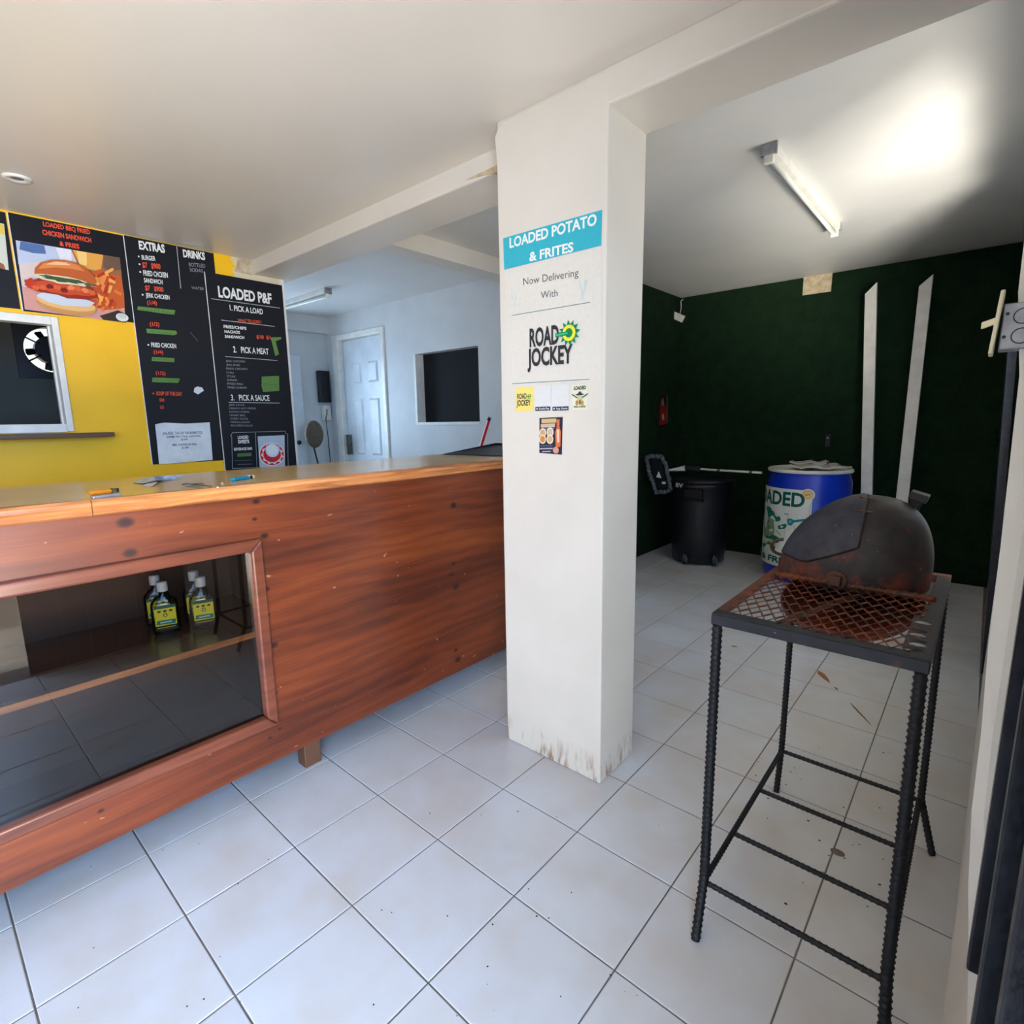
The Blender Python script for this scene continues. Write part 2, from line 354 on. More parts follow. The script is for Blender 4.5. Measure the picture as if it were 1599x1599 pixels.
# beams
bevel(struct(MB().box((-1.495, 1.652, 2.395), (.30, 1.91, CZ2)), 'beam', 'column'), .008)
bevel(struct(MB().box((-3.96, 1.79, 2.412), (-1.49, 2.06, CZ2)), 'beam.001', 'column'), .008)
struct(MB().box((-3.20, 2.06, 2.54), (-3.03, 3.72, CZ2)), 'beam.002', 'column')
# broken corner where the two beams meet
bm_ = MB().prism([(-1.80, 1.787, 2.43), (-1.49, 1.787, 2.395), (-1.49, 1.787, 2.44)], (0, .20, 0))
struct(bm_, 'trim_1', 'raw_plaster')
# column with its slightly chipped upper corner
prof = [(-1.493, 0), (-1.011, 0), (-1.014, 1.2), (-1.013, 2.40), (-1.013, 2.498), (-1.455, 2.498), (-1.490, 2.478), (-1.508, 2.455), (-1.497, 2.36), (-1.494, 2.0), (-1.496, 1.0)]
column = struct(MB().prism([(x, 1.65, z) for x, z in prof], (0, .26, 0)), 'column', 'column'); bevel(column, .007, 3)
# wall with the menu boards (hole for the kitchen window)
XM = -3.88; wy0, wy1, wz0, wz1 = -.55, .684, 1.415, 1.962
mb = MB()
for a, b in (((-2.2, 0), (wy0, CZ2)), ((wy1, 0), (2.0, CZ2)), ((wy0, 0), (wy1, wz0)), ((wy0, wz1), (wy1, CZ2))):
    mb.box((XM-.09, a[0], a[1]), (XM, b[0], b[1]))
wall_left = struct(mb, 'wall_left', 'yellow')
struct(MB().box((XM-.092, 1.975, 0), (XM+.004, 2.006, 2.412)), 'trim_2', 'white_paint')
struct(MB().prism([(XM+.001, 1.70, 2.50), (XM+.001, 1.79, 2.50), (XM+.001, 1.79, 2.405), (XM+.001, 1.67, 2.412), (XM+.001, 1.69, 2.45)], (.004, 0, 0)), 'trim_3', 'raw_plaster')
# kitchen window
win = bpy.data.objects.new('window_1', None); COL.objects.link(win); win.location = (XM, .05, wz0); win['kind'] = 'structure'
F = .028
for nm, a, b in (('window_frame', (wy1-.012, wz0-.03), (wy1+F-.01, wz1+.035)), ('window_frame', (wy0-F, wz0-.03), (wy0, wz1+.035)),
                 ('window_frame', (wy0, wz1-.008), (wy1-.012, wz1+.035)), ('window_frame', (wy0, wz0-.035), (wy1-.012, wz0+.012))):
    bevel(MB().box((XM-.06, a[0], a[1]), (XM+.014, b[0], b[1])).build(nm, 'white_paint', win), .004)
MB().box((XM-.09, wy1-.020, wz0), (XM-.06, wy1-.002, wz1)).build('inner_stop', 'white_paint', win)
bevel(MB().box((XM, wy0-.2, 1.352), (XM+.13, .86, 1.376)).build('window_sill', 'dark_brown', win), .003)
# kitchen shell behind the window
KX = -5.55; fy, fz, fr = .94, 1.995, .172
mb = MB(); N = 40                                   # wall with a round hole
ring = [(fy+fr*math.cos(2*math.pi*k/N), fz+fr*math.sin(2*math.pi*k/N)) for k in range(N)]
def sq(k):
    a = 2*math.pi*k/N; c, s_ = math.cos(a), math.sin(a); m_ = max(abs(c), abs(s_)); return (fy+.3*c/m_, fz+.3*s_/m_)
for k in range(N):
    k2 = (k+1) % N; a, b = ring[k], ring[k2]; c, d = sq(k), sq(k+1)
    mb.add([(KX, *a), (KX, *b), (KX, *d), (KX, *c)], [(0, 1, 2, 3)])
    mb.add([(KX, *a), (KX, *b), (KX-.1, *b), (KX-.1, *a)], [(0, 1, 2, 3)])
for a, b in (((-2.2, 0), (fy-.3, CZ2)), ((fy+.3, 0), (1.95, CZ2)), ((fy-.3, 0), (fy+.3, fz-.3)), ((fy-.3, fz+.3), (fy+.3, CZ2))):
    mb.box((KX-.1, a[0], a[1]), (KX, b[0], b[1]))
struct(mb, 'wall_kitchen', 'kitchen_wall')
struct(MB().box((-6.27, 1.90, 0), (XM-.09, 1.98, CZ2)), 'wall_partition', 'blue_white')
fan = thing('exhaust_fan', (KX, fy, fz), 'black exhaust fan in the dark kitchen wall, daylight shining between its blades', 'fan')
mb = MB()
for k in range(N):
    a, b = ring[k], ring[(k+1) % N]; c, d = sq(k), sq(k+1)
    q = lambda p, e: (fy+(p[0]-fy)*e, fz+(p[1]-fz)*e)
    a, b, c, d = q(a, .98), q(b, .98), q(c, .72), q(d, .72)
    mb.add([(KX+.03, *a), (KX+.03, *b), (KX+.03, *d), (KX+.03, *c)], [(0, 1, 2, 3)])
    mb.add([(KX+.03, *a), (KX+.03, *b), (KX-.05, *b), (KX-.05, *a)], [(0, 1, 2, 3)])
    mb.add([(KX+.03, *c), (KX+.03, *d), (KX+.002, *d), (KX+.002, *c)], [(0, 1, 2, 3)])
mb.build('housing', 'black_plastic', fan)
def ryz(r, a, x): return (x, fy+r*math.cos(a), fz+r*math.sin(a))
MB().prism([ryz(.105, 2*math.pi*k/20, KX-.06) for k in range(20)], (.09, 0, 0)).build('motor', 'black_plastic', fan)
for k in range(5):
    a = 1.9+k*2*math.pi/5
    MB().prism([ryz(.07, a-.25, KX-.04), ryz(.150, a-.05, KX-.05), ryz(.155, a+.18, KX-.035), ryz(.150, a+.30, KX-.02), ryz(.07, a+.35, KX-.01)], (.003, 0, 0)).build('blade', 'black_plastic', fan)
for k in range(6):
    a = k*math.pi/3+.55
    MB().tube([ryz(.08, a, KX+.032), ryz(.18, a, KX+.032)], .006, 6).build('guard_bar', 'black_plastic', fan)
# near end and kitchen end walls
struct(MB().box((KX-.1, -2.3, 0), (.32, -2.2, CZ2)), 'wall_near', 'white_wall')
# back room
YB = 3.72
dx0, dx1, dz1 = -5.985, -5.13, 2.375; vx0, vx1, vz0, vz1 = -4.555, -3.645, 1.395, 2.093
mb = MB()
for a, b in (((-6.35, 0), (dx0, CZ2)), ((dx0, dz1), (dx1, CZ2)), ((dx1, 0), (vx0, CZ2)), ((vx0, 0), (vx1, vz0)), ((vx0, vz1), (vx1, CZ2)), ((vx1, 0), (-2.68, CZ2))):
    mb.box((a[0], YB, a[1]), (b[0], YB+.14, b[1]))
struct(mb, 'wall_back', 'blue_white')
struct(MB().box((vx0-.1, YB+.14, 1.2), (vx1+.1, YB+.7, 2.3)).box((vx0-.1, YB+.139, 1.2), (vx1+.1, YB+.14, 1.2)), 'unlit_room_box', 'dark')  # near-black box behind the opaque pane stands in for an unlit room
w2 = bpy.data.objects.new('window_2', None); COL.objects.link(w2); w2.location = (vx0, YB, vz0); w2['kind'] = 'structure'
MB().box((vx0, YB+.10, vz0), (vx1, YB+.115, vz1)).build('pane', 'pane_dark', w2)
MB().box((vx0-.03, YB-.008, vz0-.02), (vx0+.004, YB+.10, vz1)).build('window_frame', 'white_paint', w2)
MB().box((vx0-.03, YB-.006, vz0-.025), (vx1, YB+.1, vz0+.003)).build('window_sill', 'white_paint', w2)
dr = bpy.data.objects.new('door_1', None); COL.objects.link(dr); dr.location = (dx0, YB, 0); dr['kind'] = 'structure'
for a, b in (((dx0-.12, 0), (dx0+.004, dz1+.06)), ((dx1-.004, 0), (dx1+.06, dz1+.06)), ((dx0+.004, dz1-.004), (dx1-.004, dz1+.06))):
    bevel(MB().box((a[0], YB-.02, a[1]), (b[0], YB+.10, b[1])).build('door_frame', 'white_paint', dr), .006)
dleaf = MB().box((dx0+.007, YB+.05, .01), (dx1-.007, YB+.085, dz1-.008)).build('leaf', 'door_paint', dr)
for (a, b, c, d) in ((.20, .37, 1.86, 2.10), (.50, .70, 1.86, 2.10), (.20, .37, 1.02, 1.68), (.50, .70, 1.02, 1.68), (.20, .37, .2, .85), (.50, .70, .2, .85)):
    p = MB(); x0, x1 = dx0+a, dx0+b
    p.add([(x0, YB+.05, c), (x1, YB+.05, c), (x1, YB+.05, d), (x0, YB+.05, d), (x0+.025, YB+.036, c+.025), (x1-.025, YB+.036, c+.025), (x1-.025, YB+.036, d-.025), (x0+.025, YB+.036, d-.025)],
          [(0, 1, 5, 4), (1, 2, 6, 5), (2, 3, 7, 6), (3, 0, 4, 7), (4, 5, 6, 7)])
    p.build('raised_panel', 'door_paint', dleaf)
h = MB().lathe([(.001, -.03), (.03, -.02), (.032, 0), (.015, .01)], (dx0+.07, YB+.01, 1.15), 14); h.box((dx0+.055, YB-.01, 1.02), (dx0+.085, YB+.05, 1.26))
h.build('handle', 'chrome', dleaf)
XF = -6.27
mb = MB()
for a, b in (((1.98, 0), (2.15, CZ2)), ((3.12, 0), (YB, CZ2)), ((2.15, 0), (3.12, 1.0)), ((2.15, 2.15), (3.12, CZ2))):  # gap out of view, added to let blue light into the back room
    mb.box((XF-.12, a[0], a[1]), (XF, b[0], b[1]))
struct(mb, 'wall_far_left', 'blue_white')
struct(MB().box((XF, 1.98, 2.47), (XF+.10, YB, CZ2)), 'trim_5', 'blue_white')
# right side: partition, green back wall, street wall
struct(MB().box((-2.70, YB, 0), (-2.615, 5.75, CZ2)), 'wall_middle', 'white_wall')
struct(MB().box((-2.70, 5.765, 0), (.35, 5.87, CZ2)), 'wall_back_right', 'white_wall')
# street wall: rough pier at its near end, window gap, recess for the shutter leaf
def xin(y): return .053+.0222*(y-1.3)
lv = [(0, .050, .100), (.24, .083, .112), (.40, .070, .098), (.55, .055, .080), (.70, .045, .062), (.85, .043, .058), (1.02, .036, .058), (1.2, .034, .058), (1.33, .031, .058), (1.47, .028, .058),
      (1.60, .013, .058), (1.8, .010, .058), (2.1, .012, .058), (2.66, .012, .058)]
mb = MB(); vs = []
for z, a, b in lv: vs += [(.25, 1.2, z), (b, 1.2, z), (a, 1.206, z), (max(a, xin(1.42)) if z > .1 else xin(1.42), 1.42, z), (xin(1.7), 1.7, z), (.25, 1.7, z)]
n = len(lv)
mb.add(vs, [(i*6+k, i*6+(k+1) % 6, (i+1)*6+(k+1) % 6, (i+1)*6+k) for i in range(n-1) for k in range(6)]+[tuple(range(6))[::-1], tuple(range((n-1)*6, n*6))])
def slab(y0, y1, z0, z1):
    return mb.prism([(xin(y0), y0, z0), (.25, y0, z0), (.25, y1, z0), (xin(y1), y1, z0)], (0, 0, z1-z0))
slab(1.7, 2.2, 0, CZ2); slab(2.2, 3.6, 0, .95); slab(2.2, 3.6, 2.3, CZ2); slab(3.6, 3.74, 0, CZ2)
mb.box((.15, 3.74, 0), (.25, 5.77, CZ2))
mb.box((.058, .40, 2.25), (.25, 1.2, CZ2)).box((.12, -2.2, 2.25), (.25, .40, CZ2)).box((.12, -2.2, 0), (.25, -1.95, 2.25))
struct(mb, 'wall_right', 'white_wall')
# grille in the street window
g = thing('window_grille', (.17, 2.65, .95), 'black bars across the side window of the green room', 'window bars')
for k in range(9):
    y = 2.25+k*.16; MB().box((.16, y-.007, .95), (.174, y+.007, 2.3)).build('bar', 'black_metal', g)
# turf: lining of the two green walls, in upright strips
turf = thing('turf_lining', (-1.3, 5.75, 0), 'dark green artificial grass covering the back wall', 'turf')
del turf['category']; del turf['label']; turf['kind'] = 'structure'; turf.name = 'wall_back_turf'
for k, (a, b, top) in enumerate(((-2.61, -1.425, 2.655), (-1.425, -1.19, 2.50), (-1.19, -.30, 2.655), (-.30, .20, 2.655))):
    d = .004*(k % 2)
    MB().box((a, 5.745-d, 0), (b, 5.765, top)).build('turf_strip', 'turf', turf)
MB().box((-2.61, YB+.002, 0), (-2.598, 5.745, 2.655)).build('turf_strip', 'turf', turf)
MB().box((-1.425, 5.75, 2.5), (-1.19, 5.765, 2.66)).build('bare_patch', 'raw_plaster', turf)
# ================================================================== FURNITURE
# ---- black steel leaf against the street wall
lf = thing('shutter_leaf', (.10, 3.9, 0), 'tall black steel leaf leaning against the street wall at the far right', 'gate')
MB().prism([(.105, 3.78, .015), (.036, 3.78, 1.76), (.062, 3.78, 1.76), (.131, 3.78, .015)], (0, .9, 0)).build('sheet', 'black_metal', lf)
MB().prism([(.100, 3.76, .005), (.030, 3.76, 1.77), (.064, 3.76, 1.77), (.136, 3.76, .005)], (0, .03, 0)).build('edge_frame', 'black_metal', lf)
# ---- folded burglar gate at the opening
gt = thing('folding_gate', (.09, 1.1, 0), 'black steel security gate folded beside the entrance, lower right edge of the photo', 'gate')
for k in range(6):
    y = 1.165-k*.125; z0 = .42 if k == 0 else .02; x0 = .066+(k % 2)*.018
    bevel(MB().box((x0, y-.015, z0), (x0+.032, y+.015, 2.22)).build('upright', 'black_metal', gt), .003, 1)
for z in (.40, 1.15, 1.95):
    bevel(MB().box((.104, .52, z-.015), (.122, 1.18, z+.015)).build('rail', 'black_metal', gt), .003, 1)
MB().box((.130, .36, .0), (.136, 1.22, 2.26)).build('backing_sheet', 'black_metal', gt)
for k in range(5):
    y = 1.04-k*.125
    MB().obox((.118, y+.06, .78), (.004, 0, 0), (0, .06, .36), (0, .010, -.0016)).build('lattice_strip', 'black_metal', gt)
# ---- switch box
sw = thing('switch_box', (.02, 1.21, 1.55), 'metal switch box with cream cover plate seen edge-on at the right edge', 'light switch')
bx = MB().box((-.002, 1.19, 1.512), (.045, 1.25, 1.582)); bevel(bx.build('box', 'galvanised', sw), .002)
for z in (1.531, 1.561):
    MB().tube([(.023+.0115*math.cos(t), 1.1893, z+.0115*math.sin(t)) for t in [k*math.pi/10 for k in range(21)]], .0008, 6).build('knockout', 'frame_steel', sw)
for x, z in ((.004, 1.566), (.003, 1.531)):
    MB().tube([(x, 1.1905, z), (x, 1.187, z)], .0025, 8).build('screw', 'black_metal', sw)
bevel(MB().obox((-.0075, 1.205, 1.553), (.003, 0, 0), (0, .034, 0), (.003, 0, .048)).build('cover_plate', 'cream_plastic', sw), .002)
bevel(MB().obox((-.0175, 1.205, 1.556), (.009, 0, .003), (0, .006, 0), (0, 0, .005)).build('toggle', 'cream_plastic', sw), .001)
# ---- bar counter
XC, CT, CB = -1.936, 1.205, .138
ct = thing('bar_counter', (-2.2, 1.0, 0), 'long varnished red-brown wooden bar counter with tan top and glass display front', 'counter')
y0c, y1c = -.9, 2.95; gy0, gy1, gz0, gz1 = -.75, .79, .33, .966
p = MB()
for a, b in (((y0c, CB), (gy0-.03, 1.165)), ((gy1+.03, CB), (y1c, 1.165)), ((gy0-.03, CB), (gy1+.03, gz0-.03)), ((gy0-.03, gz1+.03), (gy1+.03, 1.165))):
    p.box((XC-.018, a[0], a[1]), (XC, b[0], b[1]))
p.build('front_panel', 'panel_wood', ct)
# mitred glazing frame
def mitre(pts, prof='rail_wood'):
    m = MB(); q = [Vector(v) for v in pts]
    a = [(XC-.02, v.x, v.y) for v in q]; b = [(XC+.022, v.x, v.y) for v in q]
    m.add(a+b, [(3, 2, 1, 0), (4, 5, 6, 7), (0, 1, 5, 4), (1, 2, 6, 5), (2, 3, 7, 6), (3, 0, 4, 7)])
    return bevel(m.build('frame_moulding', prof, ct), .008, 3)
w = .042
mitre([(gy1, gz0), (gy1+w, gz0-w), (gy1+w, gz1+w), (gy1, gz1)]); mitre([(gy0, gz0), (gy0-w, gz0-w), (gy0-w, gz1+w), (gy0, gz1)])
mitre([(gy0, gz1), (gy1, gz1), (gy1+w, gz1+w), (gy0-w, gz1+w)]); mitre([(gy0, gz0), (gy1, gz0), (gy1+w, gz0-w), (gy0-w, gz0-w)])
MB().box((XC-.012, gy0-.01, gz0-.01), (XC-.008, gy1+.01, gz1+.01)).build('glass_pane', 'pane', ct)
shf = MB().box((-2.50, y0c+.02, .64), (XC-.034, .93, .655)).build('shelf', 'shelf_wood', ct)
MB().box((XC-.034, y0c+.02, .638), (XC-.024, .93, .658)).build('shelf_edge', 'edge_wood', shf)
MB().box((-2.52, y0c, CB), (-2.50, y1c, 1.165)).build('back_panel', 'dark_brown', ct)
MB().box((-2.52, y0c, CB), (XC-.018, y1c, CB+.018)).build('bottom_panel', 'dark_brown', ct)
for y in (y0c, .93, y1c-.018): MB().box((-2.50, y, CB+.018), (XC-.018, y+.018, 1.165)).build('side_panel', 'dark_brown', ct)
MB().box((-2.585, y0c-.02, 1.165), (XC+.004, y1c+.03, CT)).build('countertop', 'counter_top', ct)
def edge_strip(ya, yb):
    m = MB(); pr = [(XC+.004, 1.158), (XC+.018, 1.158), (XC+.028, 1.164), (XC+.030, 1.174), (XC+.026, 1.180), (XC+.032, 1.187), (XC+.030, 1.198), (XC+.022, 1.2052), (XC+.004, 1.2062)]
    m.prism([(x, ya, z) for x, z in pr], (0, yb-ya, 0)); m.build('edge_moulding', 'edge_wood', ct)
edge_strip(y0c-.02, .3585); edge_strip(.3605, y1c+.03)
for y in (-.45, .955, 2.4):
    for x in (-2.055, -2.48):
        bevel(MB().box((x, y, 0), (x+.062, y+.072, CB)).build('leg', 'dark_brown', ct), .004)
# ---- bottles on the shelf
def bottle(x, y, rz, label):
    t = thing('liquor_bottle', (x, y, .6555), label, 'bottle', 'clear flask bottles on the display shelf')
    t.rotation_euler.z = rz
    hw, hd = .044, .022
    def ring(w_, d_, z, n=24, e=3.2):
        out = []
        for k in range(n):
            a = 2*math.pi*k/n; c, s_ = math.cos(a), math.sin(a)
            out.append((math.copysign(abs(c)**(2/e), c)*w_, math.copysign(abs(s_)**(2/e), s_)*d_, z))
        return out
    lv_ = [(.7*hw, .7*hd, 0, 3), (hw*.96, hd*.96, .004, 3), (hw, hd, .02, 3.4), (hw, hd, .105, 3.4), (hw*.93, hd*.95, .122, 3), (hw*.6, hd*.8, .140, 2.4), (.0135, .0135, .150, 2), (.013, .013, .165, 2)]
    m = MB(); vs = []
    for a, b, z, e in lv_: vs += ring(a, b, z, 24, e)
    m.add(vs, [(i*24+k, i*24+(k+1) % 24, (i+1)*24+(k+1) % 24, (i+1)*24+k) for i in range(len(lv_)-1) for k in range(24)]+[tuple(range(24))[::-1]], None, True)
    def loc(mb, nm, mt):
        me_o = mb.build(nm, mt); me_o.parent = t; return me_o
    loc(m, 'body', 'bottle_glass')
    loc(MB().lathe([(.001, .197), (.0165, .197), (.0175, .193), (.0178, .163), (.0165, .161), (.012, .161)], (0, 0, 0), 20), 'cap', 'white_paint')
    pr = Print(lambda u, v, l: (u, -hd-.0008-.00025*l, v))
    pr.poly([(-.033, .018), (.033, .018), (.033, .112), (-.033, .112)], (226, 214, 40), False)
    pr.poly([(-.033, .101), (.033, .101), (.033, .112), (-.033, .112)], (16, 96, 76), False)
    pr.poly([(-.033, .018), (.033, .018), (.033, .037), (-.033, .037)], (14, 50, 30), False)
    pr.poly([(-.030, .043), (.028, .040), (.031, .056), (-.027, .058)], (20, 120, 110), False)
    pr.line((-.018, .049), (.018, .0495), .004, (200, 226, 190), False)
    for q in (-.018, 0, .018): pr.disc((q, .091), .006, .004, (40, 50, 20), 10, False)
    pr.disc((0, .076), .007, .008, (70, 110, 90), 12, False); pr.disc((0, .076), .004, .005, (220, 210, 60), 12, False)
    pr.line((-.028, .030), (.028, .030), .003, (190, 180, 60), False); pr.line((-.024, .024), (.024, .024), .002, (150, 40, 30), False)
    loc(pr, 'paper_label', 'print')
    return t
b1 = at(265, 990, 2, .6555); b2 = at(324, 981, 2, .6555); b3 = at(253, 977, 2, .6555); b4 = at(313, 969, 2, .6555)
bottle(b1.x-.02, b1.y, math.pi/2-.28+.0, 'clear flask bottle with yellow label, front one of the left pair on the shelf')
bottle(b2.x-.02, b2.y, math.pi/2-.28, 'clear flask bottle with yellow label, front one of the right pair on the shelf')
bottle(b3.x-.02, b3.y, math.pi/2-.28, 'clear flask bottle standing directly behind the left front bottle')
bottle(b4.x-.02, b4.y, math.pi/2-.28, 'clear flask bottle standing directly behind the right front bottle')
# ---- small things on the counter
def lighter(pa, pb, m, hm, label, name='lighter'):
    a = at(*pa, 2, CT+.007); b = at(*pb, 2, CT+.007); d = (b-a).normalized(); n_ = Vector((-d.y, d.x, 0))
    t = thing(name, ((a+b)/2)[:2]+(CT,), label, 'lighter')
    L = (b-a).length; c = a+d*L*.36
    bevel(MB().obox(c, d*L*.36, n_*.010, Vector((0, 0, .006))).build('body', m, t), .004, 3)
    c = a+d*L*.86
    bevel(MB().obox(c, d*L*.12, n_*.008, Vector((0, 0, .0065))).build('metal_head', hm, t), .002)
    MB().tube([a+d*L*.80+n_*.009, a+d*L*.80-n_*.009], .0075, 12).build('spark_wheel', 'chrome', t)
    return t
lighter((140, 770), (185, 765), 'orange', 'black_metal', 'orange lighter with black head near the left end of the counter top')
lighter((362, 749), (396, 744), 'teal_plastic', 'cream_plastic', 'teal blue lighter lying right of the key bunch')
a, b = at(143, 777, 2, CT+.004), at(188, 772, 2, CT+.004); d = (b-a)/2; n_ = Vector((-d.y, d.x, 0)).normalized()*.010
tag(bevel(MB().obox((a+b)/2, d, n_, (0, 0, .004)).build('metal_clip', 'galvanised', None, tuple((a+b)/2)), .002), 'flat silver case lying against the orange lighter', 'case')
fl = thing('flyer', tuple(at(245, 750, 2, CT)), 'crumpled blue and white leaflet on the counter top', 'leaflet')
pt = lambda x, y, z=CT: at(x, y, 2, z)
m = MB(); q = [pt(207, 755), pt(222, 747), pt(240, 745, CT+.012), pt(285, 743, CT+.016), pt(270, 750, CT+.002), pt(244, 751, CT+.010), pt(224, 756, CT+.001)]
m.add([tuple(v+Vector((0, 0, .001))) for v in q], [(0, 1, 6), (1, 2, 5, 6), (2, 3, 4, 5)]); m.add([tuple(v+Vector((0, 0, .0022))) for v in q], [(6, 1, 0), (6, 5, 2, 1), (5, 4, 3, 2)])
m.build('sheet', basic('blue_leaflet', rgb(80, 120, 170), .3, c2=rgb(190, 205, 215), nscale=40), fl)
m = MB(); q = [pt(222, 760), pt(236, 752), pt(246, 754, CT+.006), pt(238, 760)]
m.prism([tuple(v+Vector((0, 0, .0012))) for v in q], (0, 0, .0008)); m.build('folded_corner', 'card', fl)
ky = thing('key_bunch', tuple(pt(300, 756)), 'small bunch of dull metal keys beside the leaflet', 'keys')
a = pt(291, 756, CT+.006)
MB().tube([a+Vector((math.cos(t)*.013, math.sin(t)*.013, 0)) for t in [k*math.pi/6 for k in range(13)]], .0015, 6).build('ring', 'chrome', ky)
for (e, mt) in (((330, 759), 'chrome'), ((312, 761), 'galvanised'), ((318, 755), 'frame_steel')):
    e = pt(*e, CT+.003); d = (e-a); n_ = Vector((-d.y, d.x, 0)).normalized()
    m = MB().obox(a+d*.6, d*.4, n_*.003, (0, 0, .001)); m.obox(a+d*.14, d*.16, n_*.011, (0, 0, .0015)); m.build('key', mt, ky)
for k, (x, y) in enumerate(((340, 761), (347, 755))):
    v = pt(x, y, CT+.002); tag(MB().lathe([(.0005, -.002), (.004, -.001), (.003, .002), (.0005, .003)], v, 6).build('crumb', 'crumb', None, tuple(v)), ('white crumb near the front edge of the counter top', 'white crumb by the teal lighter')[k], 'crumb')
# dust pan and red squeegee at the far end
dp = thing('dustpan', tuple(pt(750, 706)), 'flat black dustpan lying at the far end of the counter top', 'dustpan')
q = [Vector((-2.50, 2.22, CT+.003)), Vector((-2.02, 2.30, CT+.003)), Vector((-2.02, 2.75, CT+.035)), Vector((-2.52, 2.72, CT+.035))]
MB().prism(q, (0, 0, .004)).build('pan', 'black_plastic', dp)
for a, b in ((q[0], q[3]), (q[1], q[2]), (q[2], q[3])):
    MB().prism([a, b, b+Vector((0, 0, .018)), a+Vector((0, 0, .004))], Vector((.004, .004, 0))).build('rim', 'black_plastic', dp)
rs = thing('red_handle', tuple(at(750, 702, 1, 2.80)), 'slanting red handle with black tip standing behind the counter end', 'handle')
a, b = at(748, 706, 1, 2.85), at(763, 656, 1, 2.85)
a2 = a+(a-b)*((a.z-.02)/(b.z-a.z))
MB().tube([a2, b], .013, 10).build('shaft', 'red', rs); MB().tube([b, b+(b-a).normalized()*.02], .014, 10).build('tip', 'black_plastic', rs)
# ---- menu boards
def wall_px(x, y): v = at(x, y, 0, XM+.006); return (v.y, v.z)
def w3(off): return lambda u, v, l: (XM+off+.0004*l, u, v)
C2 = lambda x, y: (180+x/3.807, 340+y/3.807)
C1 = lambda x, y: (x/3.476, 240+y/3.476)
BLK, WH, ORG, GRN, GRY = (22, 23, 30), (228, 228, 222), (226, 84, 58), (92, 132, 66), (150, 152, 158)
def board(label, y0, y1, z0, z1, off):
    t = thing('menu_board', (XM, (y0+y1)/2, z0), label, 'menu board', 'black menu boards on the yellow wall')
    xb = XM+.0005 if off < .006 else XM+.0056
    MB().box((xb, y0, z0), (XM+off, y1, z1), rgb(*BLK)).build('panel', 'print', t)
    for y in (y0, y1):
        if y == y1 and off < .005: continue
        MB().box((xb, y-.004, z0), (XM+off+.0006, y, z1)).build('edging', 'white_paint', t)
    return t
bA = board('black menu board cut off by the left photo edge', .10, .555, 2.02, 2.488, .0045)
bB = board('black menu board with a photo of a chicken burger and fries', .565, 1.06, 2.012, 2.492, .0045)
bC = board('tall black menu board headed EXTRAS and DRINKS', 1.062, 1.548, 1.172, 2.496, .0045)
bD = board('tall black menu board headed LOADED P&F', 1.482, 1.992, 1.10, 2.372, .009)
pr = Print(w3(.005), wall_px)
q = [C1(*c) for c in ((-60, 360), (22, 382), (48, 632), (-60, 610))]
pr.poly(q, (200, 205, 190)); pr.poly([C1(-60, 370), C1(20, 385), C1(25, 440), C1(-60, 430)], (220, 190, 80))
pr.poly([C1(-60, 560), C1(20, 600), C1(30, 628), C1(-60, 612)], (150, 90, 60)); pr.build('printed_picture', 'print', bA)
# burger picture and its heading
pr = Print(w3(.005), wall_px)
def c1t(t, x0, y0, x1, y1, top, col, bold=.02): pr.text(t, C1(x0, y0), C1(x1, y1), C1(x0, top)[1], col, bold)
c1t('LOADED BBQ FRIED', 235, 392, 490, 437, 368, ORG, .03); c1t('CHICKEN SANDWICH', 232, 438, 497, 483, 412, ORG, .03); c1t('& FRIES', 325, 499, 432, 516, 475, ORG, .03)
P1 = lambda *pts: [C1(*p) for p in pts]
A, B, Cc, D = (85, 470), (650, 565), (683, 918), (135, 845)
pr.poly(P1(A, B, Cc, D), (214, 196, 190))
pr.poly(P1((85, 470), (380, 520), (400, 600), (240, 580), (100, 600)), (184, 194, 214)); pr.poly(P1((110, 476), (240, 498), (250, 545), (180, 540), (105, 520)), (84, 110, 160))
pr.poly(P1((300, 508), (385, 520), (390, 590), (330, 585)), (222, 222, 230))
pr.poly(P1((385, 521), (650, 565), (668, 740), (560, 700), (430, 620)), (150, 104, 70)); pr.poly(P1((395, 523), (560, 550), (545, 640), (440, 620)), (224, 160, 72)); pr.poly(P1((415, 527), (470, 536), (470, 610), (430, 600)), (240, 200, 120))
pr.poly(P1((560, 550), (650, 565), (656, 630), (600, 640), (560, 620)), (110, 84, 66))
pr.poly(P1((120, 720), (300, 760), (520, 800), (676, 850), (683, 918), (135, 845)), (206, 150, 140)); pr.poly(P1((540, 880), (640, 850), (679, 870), (683, 918), (560, 902)), (60, 46, 40))
rnd = random.Random(3)
pr.poly(P1((470, 650), (540, 628), (600, 650), (655, 665), (672, 760), (676, 840), (560, 850), (500, 800)), (196, 92, 44)); pr.poly(P1((520, 660), (570, 650), (600, 720), (560, 760)), (226, 150, 80))
for k in range(46):                                   # fries
    x, y = rnd.uniform(478, 640), rnd.uniform(650, 830)
    if x > 560+(y-600)*.45: continue
    a = rnd.choice((.5, 1.1, 1.9, -.5)); L = rnd.uniform(28, 52); dx_, dy_ = math.cos(a)*L, math.sin(a)*L; n1 = 8
    c = rnd.choice(((222, 120, 48), (196, 72, 36), (238, 168, 84), (180, 52, 30), (230, 140, 60)))
    pr.poly(P1((x-n1*math.sin(a), y+n1*math.cos(a)), (x+dx_-n1*math.sin(a), y+dy_+n1*math.cos(a)), (x+dx_+n1*math.sin(a), y+dy_-n1*math.cos(a)), (x+n1*math.sin(a), y-n1*math.cos(a))), c)
